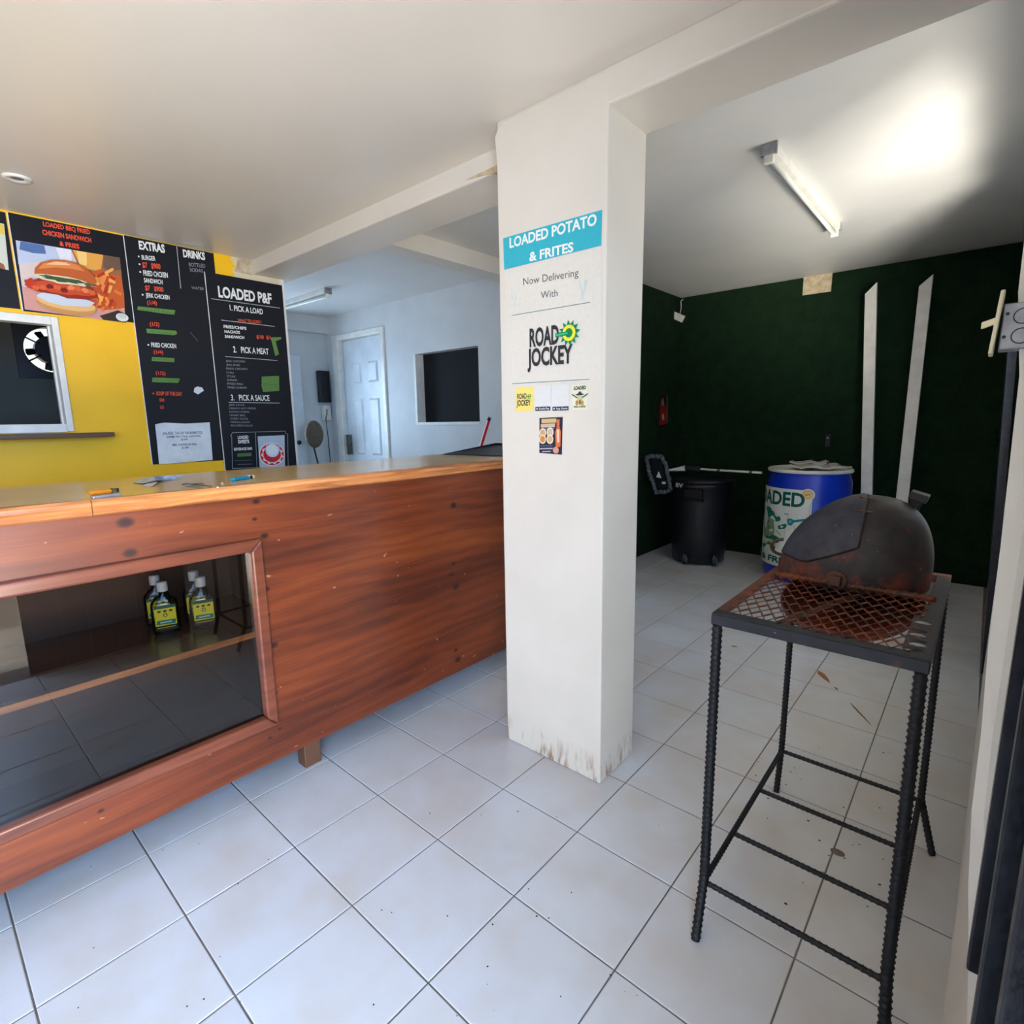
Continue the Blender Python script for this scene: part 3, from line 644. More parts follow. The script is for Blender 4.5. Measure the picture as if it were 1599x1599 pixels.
def blob(cx, cy, rx, ry, col, jit=.0, tilt=.17, n=22, sd=1):
    r2_ = random.Random(sd); pts = []
    for k in range(n):
        a = 2*math.pi*k/n; e = 1+r2_.uniform(-jit, jit); x, y = rx*e*math.cos(a), ry*e*math.sin(a); pts.append((cx+x, cy+y+x*tilt))
    pr.poly(P1(*pts), col)
blob(355, 830, 162, 42, (196, 142, 84)); blob(355, 815, 160, 36, (226, 176, 112))           # bottom bun
blob(350, 795, 160, 32, (196, 204, 214), .12, sd=4)                                         # white sauce
blob(330, 735, 190, 44, (150, 44, 26), .14, sd=5); blob(340, 735, 160, 32, (196, 74, 40), .16, sd=6); blob(160, 710, 34, 28, (186, 56, 34), .2, sd=7)
for k in range(9): blob(190+k*38, 728+rnd.uniform(-18, 18)+k*4, 20, 13, rnd.choice(((214, 96, 52), (122, 30, 20), (226, 130, 80))), .25, sd=10+k)
blob(340, 690, 165, 22, (212, 206, 176), .15, sd=8); blob(330, 688, 120, 13, (66, 84, 44), .3, sd=9); blob(480, 715, 30, 10, (84, 96, 56), .3, sd=12)
pr.poly(P1((180, 655), (185, 625), (215, 596), (270, 582), (340, 582), (410, 598), (465, 630), (505, 672), (518, 706), (500, 716), (430, 690), (340, 668), (240, 660)), (186, 92, 44))
pr.poly(P1((200, 632), (230, 600), (290, 588), (360, 592), (420, 612), (455, 645), (390, 632), (300, 622)), (214, 130, 70)); pr.poly(P1((240, 606), (300, 592), (350, 598), (380, 612), (300, 610)), (236, 186, 140))
blob(655, 892, 34, 22, (216, 216, 210)); blob(655, 886, 24, 13, (196, 200, 190))
pr.build('printed_picture', 'print', bB)
# EXTRAS board lettering
pr = Print(w3(.005), wall_px)
def t2(t, x0, y0, x1, y1, top, col=WH, bold=.02): pr.text(t, C2(x0, y0), C2(x1, y1), C2(x0, top)[1], col, bold)
t2('EXTRAS', 143, 185, 297, 208, 138, WH, .04); t2('DRINKS', 405, 232, 535, 250, 190, WH, .04)
t2('BURGER', 158, 248, 240, 256, 222, WH, .02); t2('$7   $900', 162, 295, 270, 305, 265, ORG, .03); t2('FRIED CHCKEN', 168, 343, 313, 357, 313, WH, .02)
t2('SANDWICH', 172, 384, 282, 396, 358, WH, .02); t2('$7   $900', 178, 430, 287, 440, 403, ORG, .03); t2('JERK CHICKEN', 182, 472, 323, 487, 447, WH, .02)
t2('(1/4)', 190, 515, 248, 519, 492, ORG); t2('(1/2)', 205, 642, 262, 645, 620, ORG); t2('FRIED CHICKEN', 214, 768, 362, 776, 742, WH, .02)
t2('(1/4)', 228, 808, 285, 810, 788, ORG); t2('(1/2)', 240, 932, 298, 935, 912, ORG); t2('SOUP OF THE DAY', 243, 1055, 398, 1058, 1033, ORG, .03)
t2('SM', 262, 1093, 290, 1093, 1075, ORG, .03); t2('LG', 267, 1135, 288, 1135, 1117, ORG, .03)
t2('BOTTLED', 437, 290, 533, 298, 268, GRY, 0); t2('SODAS', 442, 320, 520, 327, 300, GRY, 0); t2('WATER', 452, 425, 525, 432, 408, GRY, 0)
for x, y in ((137, 232), (142, 278), (146, 324), (160, 459), (194, 757)): pr.disc(C2(x, y), .005, .005, WH, 8)
pr.disc(C2(223, 1045), .005, .005, ORG, 8)
pr.line(C2(362, 172), C2(386, 422), .004, (170, 170, 170)); pr.line(C2(440, 680), C2(488, 735), .003, (110, 110, 116))
pr.build('lettering', 'print', bC, kind='stuff')
def tape(pts, label, marks=True, off=.0085):
    q = [wall_px(*C2(*p)) for p in pts]; u = sum(a for a, _ in q)/len(q); v = sum(b for _, b in q)/len(q)
    p_ = MB().prism([(XM+off, a, b) for a, b in q], (.0008, 0, 0), rgb(*GRN))
    if marks:
        pp = Print(w3(off+.0012)); w_ = max(a for a, _ in q)-min(a for a, _ in q); r3 = random.Random(int(u*1000))
        for k in range(9):
            a = u-w_*.42+k*w_*.1; pp.line((a, v-.004+r3.uniform(-.004, .004)), (a+w_*.05, v+r3.uniform(-.006, .008)), .0025, (44, 66, 40), False)
        p_.add(pp.v, pp.f, rgb(44, 66, 40))
    return tag(p_.build('tape_strip', 'print', None, (XM+off, u, v)), label, 'tape')
tape([(133, 527), (355, 550), (352, 577), (300, 572), (130, 548)], 'green tape strip under the upper jerk chicken price')
tape([(183, 660), (360, 672), (368, 690), (350, 699), (188, 686)], 'green tape strip second from the top on the EXTRAS board')
tape([(217, 828), (350, 835), (350, 859), (216, 852)], 'green tape strip right under the fried chicken line')
tape([(220, 950), (383, 956), (373, 982), (218, 977)], 'lowest green tape strip on the EXTRAS board')
tape([(920, 712), (983, 710), (984, 722), (950, 734), (970, 812), (948, 823), (935, 770)], 'bent green tape strip beside the PICK A MEAT heading', False, .013)
tape([(868, 945), (970, 940), (972, 1030), (876, 1036), (866, 1000)], 'square green tape patch beside the meat list', True, .013)
pp = MB().prism([(XM+.0075, *wall_px(*C2(*p))) for p in ((470, 1012), (488, 1003), (516, 1010), (526, 1028), (492, 1050), (466, 1036))], (.001, 0, 0))
tag(pp.build('paper_scrap', 'paper'), 'torn white paper scrap on the EXTRAS board', 'paper')
sh = thing('notice_sheet', (XM, 1.26, 1.17), 'white paper notice about salads and tacos taped low on the EXTRAS board', 'notice')
q = [wall_px(*C2(*p)) for p in ((236, 1228), (290, 1218), (420, 1224), (560, 1216), (570, 1330), (578, 1440), (260, 1466), (248, 1340))]
MB().prism([(XM+.0075, a, b) for a, b in q], (.0012, 0, 0)).build('sheet', 'paper', sh)
pr = Print(w3(.0092), wall_px); DK = (52, 52, 56)
t2('SALADS, TACOS OR BURRITOS,', 283, 1290, 520, 1284, 1274, DK, .01); t2('(SHRIMP, FISH, STEAK, AND PORK)', 303, 1309, 508, 1302, 1298, DK, .01); t2('$2,000', 390, 1323, 430, 1321, 1313, DK, .01)
t2('BEEF, CHICKEN OR VEGG', 340, 1357, 484, 1351, 1345, DK, .01); t2('$1,800', 395, 1373, 436, 1370, 1362, DK, .01)
pr.build('lettering', 'print', sh, kind='stuff')
# LOADED P&F board
pr = Print(w3(.0095), wall_px)
t2('LOADED P&F', 613, 470, 930, 512, 408, WH, .035); t2('1. PICK A LOAD', 680, 550, 877, 575, 518, WH, .02); t2('WHAT TO LOAD ?', 727, 620, 868, 630, 601, ORG, .02)
t2('FRIES/CHIPS', 643, 655, 778, 667, 638, WH, .03); t2('NACHOS', 648, 684, 740, 690, 668, WH, .03); t2('SANDWICH', 650, 714, 765, 721, 698, WH, .03); t2('$10  $1', 838, 718, 920, 722, 698, ORG, .03)
t2('2.   PICK A MEAT', 700, 800, 910, 813, 765, WH, .02); t2('3.   PICK A SAUCE', 687, 1086, 915, 1088, 1052, WH, .02)
for i, (s_, x0, x1) in enumerate((('JERK CHICKEN', 655, 768), ('JERK PORK', 657, 740), ('FRIED CHICKEN', 656, 783), ('CHILI', 658, 700), ('STEAK', 660, 712), ('SHRIMP', 661, 722), ('FRIED FISH', 663, 755), ('FRIED SHRIMP', 665, 778))):
    y = 858+i*22.4; t2(s_, x0, y, x1, y+3, y-12, GRY, 0)
for i, (s_, x0, x1) in enumerate((('JERK SAUCE', 672, 765), ('CREAMY HOT PEPPER', 673, 833), ('NACHO CHEESE', 675, 793), ('HONEY BBQ', 677, 768), ('CURRY SAUCE', 680, 785), ('MASALA SAUCE', 682, 795), ('ESCOVEICH SAUCE', 684, 812))):
    y = 1118+i*20.4; t2(s_, x0, y, x1, y+1, y-11, GRY, 0)
for a, b in (((565, 483), (973, 539)), ((625, 610), (943, 648)), ((648, 826), (958, 850)), ((668, 1098), (972, 1102))): pr.line(C2(*a), C2(*b), .0035, (190, 190, 188))
fr_ = [(690, 1278), (1005, 1268), (1006, 1282), (1018, 1286), (1022, 1478), (690, 1490), (686, 1300), (678, 1298)]
for k in range(len(fr_)): pr.line(C2(*fr_[k]), C2(*fr_[(k+1) % len(fr_)]), .0028, (160, 170, 176))
pr.line(C2(826, 1276), C2(836, 1486), .0028, (160, 170, 176))
t2('LOADED', 722, 1315, 785, 1312, 1297, WH, .03); t2('SWEETS', 724, 1342, 790, 1339, 1322, WH, .03); t2('BEVERAGE BAR', 700, 1384, 808, 1378, 1368, WH, .02)
pr.poly([C2(718, 1402), C2(802, 1396), C2(803, 1416), C2(718, 1421)], (74, 110, 60)); pr.line(C2(700, 1444), C2(808, 1440), .005, (70, 84, 96)); pr.line(C2(720, 1466), C2(806, 1463), .005, (90, 100, 104))
pr.poly([C2(838, 1300), C2(998, 1292), C2(1001, 1480), C2(850, 1484)], (176, 188, 200))
c = wall_px(*C2(924, 1406)); R_ = wall_px(*C2(1000, 1406))[0]-c[0]
def ell(cx, cy, rx, ry, col): pr.disc((cx, cy), rx, ry, col, 24, False)
ell(c[0], c[1], R_, .085, (222, 212, 214)); ell(c[0], c[1], R_*.92, .077, (196, 44, 52)); ell(c[0], c[1], R_*.80, .066, (226, 206, 206)); ell(c[0], c[1], R_*.68, .056, (206, 40, 50))
for k in range(22):
    a = k*2*math.pi/22; pr.disc((c[0]+R_*.80*math.cos(a), c[1]+.067*math.sin(a)), .007, .006, (232, 220, 218) if k % 2 else (190, 40, 50), 8, False)
ell(c[0], c[1]+.028, R_*.52, .048, (206, 214, 224)); ell(c[0], c[1]+.032, R_*.42, .038, (220, 226, 232))
pr.build('lettering', 'print', bD, kind='stuff')
# ---- signs on the column
YP = 1.65
def col_px(x, y): v = at(x, y, 1, YP-.002); return (v.x, v.z)
def k3(off): return lambda u, v, l: (u, YP-off-.0003*l, v)
C5 = lambda x, y: (740+x/3.634, 300+y/3.634)
def t5(t, x0, y0, x1, y1, top, col=WH, bold=.02): pr.text(t, C5(x0, y0), C5(x1, y1), C5(x0, top)[1], col, bold)
def sheet(name, pts, col, label, cat, thick=.0015, group=None):
    q = [col_px(*C5(*p)) for p in pts]; u = sum(a for a, _ in q)/len(q); v = min(b for _, b in q)
    t = thing(name, (u, YP, v), label, cat, group)
    MB().prism([(a, YP-.0003, b) for a, b in q], (0, -thick, 0), rgb(*col)).build('sheet', 'print', t); return t
ts = sheet('shop_sign', [(165, 262), (727, 100), (722, 302), (172, 440)], (54, 172, 190), 'teal banner reading LOADED POTATO & FRITES on the white column', 'sign')
pr = Print(k3(.002), col_px); LW = (228, 232, 224)
t5('LOADED POTATO', 203, 317, 697, 183, 262, LW, .03); t5('& FRITES', 315, 393, 565, 336, 343, LW, .03); pr.build('lettering', 'print', ts, kind='stuff')
dn = sheet('delivery_notice', [(176, 446), (724, 306), (722, 1072), (180, 1098)], (216, 211, 201), 'white delivery notice with the ROAD JOCKEY emblem under the teal banner', 'notice', .001)
pr = Print(k3(.0014), col_px)
t5('Now Delivering', 280, 528, 593, 476, 487, (80, 84, 84), .0); t5('With', 380, 605, 475, 590, 565, (80, 84, 84), .0)
pr.line(C5(215, 700), C5(660, 625), .002, (60, 110, 118)); pr.line(C5(218, 1087), C5(657, 1062), .002, (60, 120, 136))
for a, b, w_ in (((240, 578), (232, 655), .004), ((216, 580), (222, 610), .005), ((600, 505), (626, 615), .004), ((642, 500), (606, 615), .004), ((638, 498), (634, 525), .011)): pr.line(C5(*a), C5(*b), w_, (186, 208, 206))
BK = (50, 50, 54)
t5('ROAD', 318, 877, 485, 857, 778, BK, .035); t5('JOCKEY', 306, 988, 562, 966, 893, BK, .035)
def burst(cx, cy, R0, sc=1.0):
    c = col_px(*C5(cx, cy)); P_ = []
    for k in range(24):
        a = math.pi*k/12+.13; r = R0 if k % 2 == 0 else R0*.62; P_.append((c[0]+r*math.cos(a), c[1]+r*math.sin(a)))
    for k in range(0, 24, 2): pr.poly([P_[k], P_[(k+1) % 24], c, P_[k-1]], (16, 128, 76), False); 
    pr.disc(c, R0*.60, R0*.60, (224, 222, 70), 20, False); pr.disc(c, R0*.32, R0*.32, (224, 222, 70), 16, False)
    pr.disc(c, R0*.34, R0*.34, (16, 128, 76), 16, False)
    pr.line((c[0]-R0*1.25, c[1]-R0*.05), (c[0], c[1]), R0*.30, (16, 128, 76), False); pr.line((c[0]-R0*1.2, c[1]-R0*.05), (c[0]-R0*.1, c[1]), R0*.12, (60, 186, 130), False)
burst(545, 800, .047); pr.build('lettering', 'print', dn, kind='stuff')
s1 = sheet('sticker', [(237, 1112), (337, 1106), (337, 1240), (239, 1246)], (236, 214, 122), 'pale yellow square sticker with small ROAD JOCKEY lettering, left end of the row', 'sticker')
pr = Print(k3(.002), col_px); t5('ROAD', 246, 1174, 300, 1171, 1145, BK, .03); t5('JOCKEY', 243, 1213, 322, 1209, 1182, BK, .03); burst(316, 1160, .011); pr.build('lettering', 'print', s1, kind='stuff')
for (x0, x1, y0, y1, tx, lab) in ((346, 436, 1100, 1243, 'Google Play', 'blank white sticker with dark caption strip, beside the yellow sticker'), (443, 539, 1094, 1242, 'App Store', 'blank white sticker captioned App Store, second from the right in the row')):
    s_ = sheet('sticker', [(x0, y0), (x1, y0-5), (x1, y1-2), (x0, y1)], (214, 214, 212), lab, 'sticker')
    pr = Print(k3(.002), col_px); pr.poly([C5(x0+3, y1-24), C5(x1-2, y1-27), C5(x1-2, y1-4), C5(x0+3, y1-1)], (52, 56, 72))
    t5(tx, x0+22, y1-8, x1-8, y1-10, y1-20, (210, 214, 220), .02); pr.disc(C5(x0+13, y1-13), .0035, .0035, (220, 224, 228), 8); pr.build('caption', 'print', s_)
s4 = sheet('sticker', [(556, 1096), (642, 1090), (642, 1234), (560, 1238)], (222, 222, 196), 'small cream poster sticker headed LOADED, right end of the row', 'sticker')
pr = Print(k3(.002), col_px); t5('LOADED', 567, 1122, 636, 1118, 1103, (44, 50, 52), .05); t5('FRIES & MORE', 568, 1224, 634, 1221, 1214, (70, 84, 50), .03)
pr.poly([C5(575, 1150), C5(592, 1142), C5(596, 1132), C5(608, 1131), (C5(612, 1141)), C5(630, 1147), C5(612, 1152), C5(590, 1154)], (52, 60, 66))
pr.poly([C5(585, 1154), C5(616, 1152), C5(618, 1178), C5(606, 1186), C5(588, 1180)], (196, 190, 150)); pr.line(C5(558, 1148), C5(588, 1168), .004, (70, 80, 84)); pr.line(C5(648, 1144), C5(616, 1166), .004, (70, 80, 84))
for x, y, c_ in ((586, 1196, (176, 130, 60)), (604, 1192, (150, 110, 50)), (618, 1196, (190, 150, 80))): pr.disc(C5(x, y), .006, .009, c_, 10)
pr.build('picture', 'print', s4)
s5 = sheet('flyer', [(372, 1282), (503, 1276), (498, 1490), (371, 1480)], (52, 44, 60), 'small dark menu flyer with food photos below the sticker row', 'leaflet')
pr = Print(k3(.002), col_px)
pr.poly([C5(384, 1288), C5(468, 1284), C5(466, 1308), C5(384, 1312)], (206, 176, 120)); pr.poly([C5(380, 1316), C5(462, 1312), C5(460, 1334), C5(380, 1336)], (196, 176, 158)); pr.line(C5(382, 1346), C5(456, 1342), .003, (150, 150, 170))
for x, y, c_ in ((392, 1366, (206, 160, 104)), (434, 1362, (196, 178, 158)), (392, 1402, (200, 136, 66)), (434, 1402, (206, 170, 122))):
    pr.disc(C5(x, y), .0165, .018, (226, 210, 190), 14); pr.disc(C5(x, y), .012, .013, c_, 12)
pr.poly([C5(472, 1290), C5(490, 1290), C5(488, 1330), C5(498, 1360), C5(494, 1446), C5(468, 1446), C5(464, 1364), C5(474, 1330)], (206, 110, 70)); pr.poly([C5(474, 1346), C5(488, 1346), C5(488, 1420), C5(476, 1420)], (232, 190, 160))
pr.line(C5(380, 1440), C5(450, 1438), .007, (70, 84, 110)); pr.line(C5(378, 1456), C5(452, 1454), .004, (190, 190, 200)); pr.line(C5(392, 1472), C5(440, 1471), .004, (170, 170, 190)); pr.disc(C5(470, 1464), .014, .013, (206, 150, 130), 12)
pr.build('picture', 'print', s5)
# ---- ceiling lights
cl = thing('downlight', (-3.354, .54, CZ-.02), 'round recessed ceiling light, switched off, left side of the ceiling', 'ceiling light')
MB().lathe([(.024, -.002), (.030, -.006), (.046, -.010), (.052, -.004), (.053, 0)], (-3.354, .54, CZ), 28).build('trim_ring', 'white_paint', cl)
MB().lathe([(.001, -.001), (.026, -.001)], (-3.354, .54, CZ), 20).build('lamp_face', 'galvanised', cl)
def batten(name, x, y, along, L, label):
    t = thing(name, (x, y, CZ2), label, 'ceiling light'); d = Vector((1, 0, 0)) if along == 'x' else Vector((0, 1, 0)); n_ = Vector((-d.y, d.x, 0)); c = Vector((x, y, 0))
    z = lambda v: Vector((0, 0, v))
    bevel(MB().obox(c+z(CZ2-.022), d*L/2, n_*.028, z(.022)).build('housing', 'white_paint', t), .004)
    for s_ in (-1, 1):
        bevel(MB().obox(c+d*s_*(L/2-.012)+z(CZ2-.060), d*.012, n_*.022, z(.028)).build('end_cap', 'white_paint', t), .005)
        bevel(MB().obox(c+d*s_*(L/2-.006)+z(CZ2-.026), d*.009, n_*.036, z(.026)).build('end_plate', 'galvanised', t), .002)
    MB().tube([c-d*(L/2-.02)+z(CZ2-.066), c+d*(L/2-.02)+z(CZ2-.066)], .0165, 14).build('tube', 'tube', t)
    return t
batten('tube_light', -.90, 3.60, 'y', 1.45, 'white fluorescent tube light, switched off, on the ceiling of the green room')
batten('tube_light', -5.45, 2.93, 'x', 1.25, 'white tube light on the ceiling of the blue-lit back room')
# ---- back room things
fn = thing('pedestal_fan', (-6.10, 3.38, 0), 'brown round fan head on a dark stand in the far back corner', 'fan')
cf = Vector((-6.10, 3.36, 1.275)); 
MB().lathe([(.001, .0), (.10, .01), (.125, .03), (.13, .05), (.12, .07), (.06, .085), (.001, .09)], (0, 0, 0), 24).build('grille', 'wicker', fn)
o = bpy.data.objects['grille'] if 'grille' in bpy.data.objects else None
o.matrix_parent_inverse = Matrix(); o.location = (0, 0, 0)
me = o.data
for v in me.vertices:
    p_ = v.co+fn.location; v.co = Vector((p_.z*.9, p_.y*.9, p_.x*1.25))+cf-fn.location
MB().tube([cf-Vector((0, 0, .12)), Vector((-6.08, 3.40, .9)), Vector((-6.08, 3.42, .03))], .012, 8).build('pole', 'black_metal', fn)
MB().lathe([(.001, .03), (.16, .02), (.17, 0), (.001, 0)], (-6.08, 3.42, 0), 20).build('base', 'black_plastic', fn)
dl = thing('door_leaf', (XF+.05, 3.27, 0), 'pale blue-white door leaf with a dark knob at the far left of the back room', 'door')
bevel(MB().box((XF+.02, 3.16, .02), (XF+.06, 3.335, 2.19)).build('leaf', 'door_paint', dl), .003)
MB().lathe([(.001, .0), (.022, .004), (.028, .02), (.02, .034), (.001, .038)], (0, 0, 0), 14).build('knob', 'black_metal', dl)
o = bpy.data.objects['knob']
for v in o.data.vertices:
    p_ = v.co+dl.location; v.co = Vector((p_.z+XF+.06, p_.y+3.236, p_.x+1.18))-dl.location
eb = thing('breaker_box', (XF+.04, 3.62, 1.65), 'black open breaker panel on the back room wall left of the door', 'electrical panel')
bevel(MB().box((XF+.002, 3.56, 1.655), (XF+.07, 3.70, 2.035)).build('case', 'black_metal', eb), .004)
for k in range(6): MB().box((XF+.071, 3.60, 1.72+k*.045), (XF+.08, 3.66, 1.745+k*.045)).build('switch', 'black_plastic', eb)
cb = thing('cable_box', (XF+.03, 3.64, 1.4), 'small white junction box with dangling cable below the breaker panel', 'junction box')
bevel(MB().box((XF+.002, 3.60, 1.44), (XF+.05, 3.70, 1.62)).build('case', 'white_paint', cb), .004)
MB().tube([(XF+.06, 3.64, 1.57), (XF+.09, 3.62, 1.52), (XF+.07, 3.61, 1.46), (XF+.06, 3.63, 1.2), (XF+.06, 3.64, .6)], .006, 6).build('cable', 'black_plastic', cb)
# ---- green room things
def plank(pt_, pb_, ybot, ytop, w_, label):
    a, b = at(*pt_, 1, ytop), at(*pb_, 1, ybot)           # top, bottom (visible)
    d = (b-a); b = a+d*((a.z-.004)/(a.z-b.z))
    t = thing('timber_batten', (b.x, b.y, 0), label, 'timber', 'white timber battens leaning on the green wall')
    ax = (a-b).normalized(); wx = Vector((1, 0, 0))-ax*ax.x; wx.normalize(); ny = ax.cross(wx).normalized()
    if ny.y > 0: ny = -ny
    m = MB(); h0 = [b, b+wx*w_, b+wx*w_+ny*.045, b+ny*.045]; h1 = [a-ax*.06, a+wx*w_+ax*.02, a+wx*w_+ny*.045+ax*.02, a+ny*.045-ax*.06]
    m.add(h0+h1, [(0, 3, 2, 1), (4, 5, 6, 7), (0, 1, 5, 4), (1, 2, 6, 5), (2, 3, 7, 6), (3, 0, 4, 7)])
    bevel(m.build('board', 'white_paint', t), .003); return t
plank((1352, 450), (1345, 778), 5.52, 5.66, .085, 'left one of the two white timber battens leaning on the green wall')
plank((1437, 437), (1398, 795), 5.52, 5.66, .085, 'right white timber batten, tilted, leaning on the green wall')
hb = thing('hanging_socket', tuple(at(1058, 495, 1, 5.6)), 'small white junction box dangling on a wire in the green corner', 'junction box')
c = at(1059, 495, 1, 5.6)
bevel(MB().obox(c, Vector((.058, 0, -.030)), Vector((0, .015, 0)), Vector((.016, 0, .030))).build('case', 'white_paint', hb), .004)
MB().tube([c+Vector((.02, 0, .03)), c+Vector((.03, 0, .09)), c+Vector((.01, .03, .16)), c+Vector((0, .1, .19))], .004, 6).build('wire', 'white_paint', hb)
pk = at(1293, 687, 1, 5.74)
ol = thing('wall_outlet', tuple(pk), 'small grey outlet on the green wall above the blue drum', 'outlet')
bevel(MB().box((pk.x-.018, 5.72, pk.z-.06), (pk.x+.018, 5.745, pk.z+.05)).build('plate', 'frame_steel', ol), .004)
MB().tube([(pk.x, 5.72, pk.z+.02), (pk.x, 5.712, pk.z+.02)], .008, 8).build('plug', 'galvanised', ol)
ps = thing('bottle_poster', (-2.597, 5.4, 1.33), 'narrow black and red bottle poster on the left green wall', 'poster')
pr = Print(lambda u, v, l: (-2.5965+.0004*l, u, v), lambda x, y: (lambda w_: (w_.y, w_.z))(at(x, y, 0, -2.597)))
pr.poly([(1030, 617), (1042, 615), (1041, 664), (1027, 668)], (40, 22, 20)); pr.poly([(1032, 625), (1036, 622), (1038, 634), (1041, 640), (1040, 662), (1029, 664), (1030, 640)], (140, 36, 26))
pr.poly([(1033, 623), (1036, 622), (1037, 633), (1033, 633)], (110, 116, 120)); pr.line((1041, 617), (1041.5, 660), .012, (150, 140, 90)); pr.poly([(1033, 648), (1036, 646), (1037, 655), (1034, 656)], (180, 170, 160))
MB().box((-2.598, at(1030, 617, 0, -2.597).y, at(1030, 666, 0, -2.597).z), (-2.5966, at(1042, 617, 0, -2.597).y, at(1030, 617, 0, -2.597).z), rgb(36, 20, 18)).build('sheet', 'print', ps)
pr.build('picture', 'print', ps)
# wheeled bin
cx, cy = -2.07, 5.17
bn = thing('wheeled_bin', (cx, cy, 0), 'round black wheeled rubbish bin in the green corner', 'bin')
MB().lathe([(.001, .02), (.235, .02), (.245, .03), (.262, .30), (.278, .62), (.284, .74), (.290, .745), (.290, .80), (.272, .80), (.262, .30), (.001, .08)], (cx, cy, 0), 40).build('body', 'black_plastic', bn)
MB().lathe([(.001, .845), (.20, .842), (.27, .835), (.292, .825), (.312, .815), (.314, .80), (.300, .795), (.292, .80)], (cx, cy, 0), 40).build('lid', 'black_plastic', bn)
for s_ in (-.10, .13):                                    # recessed-looking handle block
    pass
bevel(MB().obox((cx+.05, cy-.288, .70), (.085, 0, 0), (0, .022, 0), (0, 0, .045)).build('handle', 'black_plastic', bn), .01, 3)
bevel(MB().obox((cx+.05, cy-.262, .64), (.085, 0, 0), (0, .03, 0), (0, 0, .012)).build('handle', 'black_plastic', bn), .008, 3)
wd = Vector((.26, .14, 0)).normalized(); wn_ = Vector((wd.y, -wd.x, 0))
for p_ in ((-2.10, 4.93), (-1.845, 5.03)):
    c = Vector((p_[0], p_[1], .058)); m = MB().tube([c-wd*.017, c+wd*.017], .057, 22); whl = m.build('wheel', 'tyre', bn)
    MB().tube([c-wd*.0215, c+wd*.0215], .03, 14).build('wheel_hub', 'galvanised', whl)
MB().tube([(-2.14, 4.92, .058), (-1.81, 5.05, .058)], .010, 8).build('axle', 'black_metal', bn)
pr = Print(lambda u, v, l: (u, cy-.2925-.0004*l+((u-cx)**2)/(2*.29)*1.02, v), None)
v0 = at(1053, 757, 1, cy-.27); pr.text('BV', (v0.x+.01, v0.z-.02), (v0.x+.098, v0.z-.02), .042, (210, 212, 214), .03, False); pr.build('lettering', 'print', bn, kind='stuff')
# mop resting across bin and drum
mp = thing('dust_mop', tuple(at(1027, 770, 1, 4.95)), 'flat dust mop with grey fringe, its white pole lying across bin and drum', 'mop')
H_ = lambda x, y: at(x, y, 1, 4.90)
c0, c1, c2, c3 = H_(1014, 716), H_(1032, 716), H_(1041, 762), H_(1026, 766)
m = MB().prism([c0, c1, c2, c3], (.0, .025, 0)); m.build('plate', 'black_plastic', mp)
m = MB(); ring_ = []
cs = [H_(1009, 715), H_(1016, 713), H_(1032, 713), H_(1038, 724), H_(1043, 744), H_(1046, 764), H_(1038, 768), H_(1024, 769), H_(1018, 752), H_(1012, 734)]
rr_ = random.Random(5)
for k in range(len(cs)):
    a, b = cs[k], cs[(k+1) % len(cs)]; L = max(2, int((b-a).length/.022))
    for j in range(L):
        p_ = a.lerp(b, j/L)
        m.lathe([(.001, -.024), (.017, -.015), (.022, 0), (.017, .015), (.001, .024)], p_+Vector((rr_.uniform(-.005, .005), .01, rr_.uniform(-.005, .005))), 6)
m.build('fringe', 'grey_fringe', mp)
a = H_(1029, 742); m = MB().prism([a+Vector((-.02, -.004, -.02)), a+Vector((.03, -.004, -.025)), a+Vector((.0, -.004, .035))], (0, -.012, 0)); m.build('swivel', 'paper', mp)
a = H_(1035, 752); MB().box((a.x-.0, 4.88, a.z-.02), (a.x+.035, 4.892, a.z+.0)).build('clip', 'paper', mp)
g0, g1, g2, g3 = at(1043, 735, 1, 4.98), at(1070, 731, 1, 5.02), at(1094, 733, 1, 5.03), at(1190, 738, 1, 5.10)
MB().tube([H_(1031, 745), g0], .008, 8).build('arm', 'black_metal', mp)
MB().tube([g0, g1], [.012, .028], 10).build('grip', 'paper', mp); MB().tube([g1, g2], .026, 10).build('grip', 'frame_steel', mp)
MB().tube([g2, g3], .011, 10).build('pole', 'white_paint', mp)
for k in (.28, .8): p_ = g2.lerp(g3, k); q_ = g2.lerp(g3, k+.05); MB().tube([p_, q_], .0135, 10).build('joint', 'grey_fringe', mp)
# blue drum
DX, DY, DR, DH = -1.125, 5.17, .325, .965
dm = thing('blue_drum', (DX, DY, 0), 'blue plastic drum with a green and white LOADED label', 'drum')
MB().lathe([(.001, .004), (.28, .004), (.295, .02), (.305, .05), (DR-.008, .10), (DR, .28), (DR+.006, .295), (DR, .31), (DR, .60), (DR+.005, .61), (DR+.005, .625), (DR, .635), (DR-.002, .85), (DR-.022, .92), (DR-.028, .945)], (DX, DY, 0), 64).build('body', 'blue_drum', dm)
MB().lathe([(DR-.034, .935), (DR-.006, .938), (DR, .948), (DR-.002, .962), (DR-.010, .967), (DR-.028, .966), (DR-.036, .950), (DR-.05, .945), (.001, .943)], (DX, DY, 0), 64).build('rim', 'white_paint', dm)
def cyl_px(x, y):
    d = _f*FPX+_r2*(x-799.5)-_u2*(y-799.5); ox, oy = CAM.x-DX, CAM.y-DY; a = d.x**2+d.y**2; b = 2*(ox*d.x+oy*d.y); c = ox*ox+oy*oy-DR*DR
    disc = b*b-4*a*c; t = (-b-math.sqrt(max(disc, 0)))/(2*a); p_ = CAM+d*t
    return (math.atan2(p_.y-DY, p_.x-DX) % (2*math.pi), p_.z)
def d3(u, v, l): r = DR+.0075+.0004*l; return (DX+r*math.cos(u), DY+r*math.sin(u), v)
CD = lambda x, y: (1180+x/7.27, 690+y/7.27)
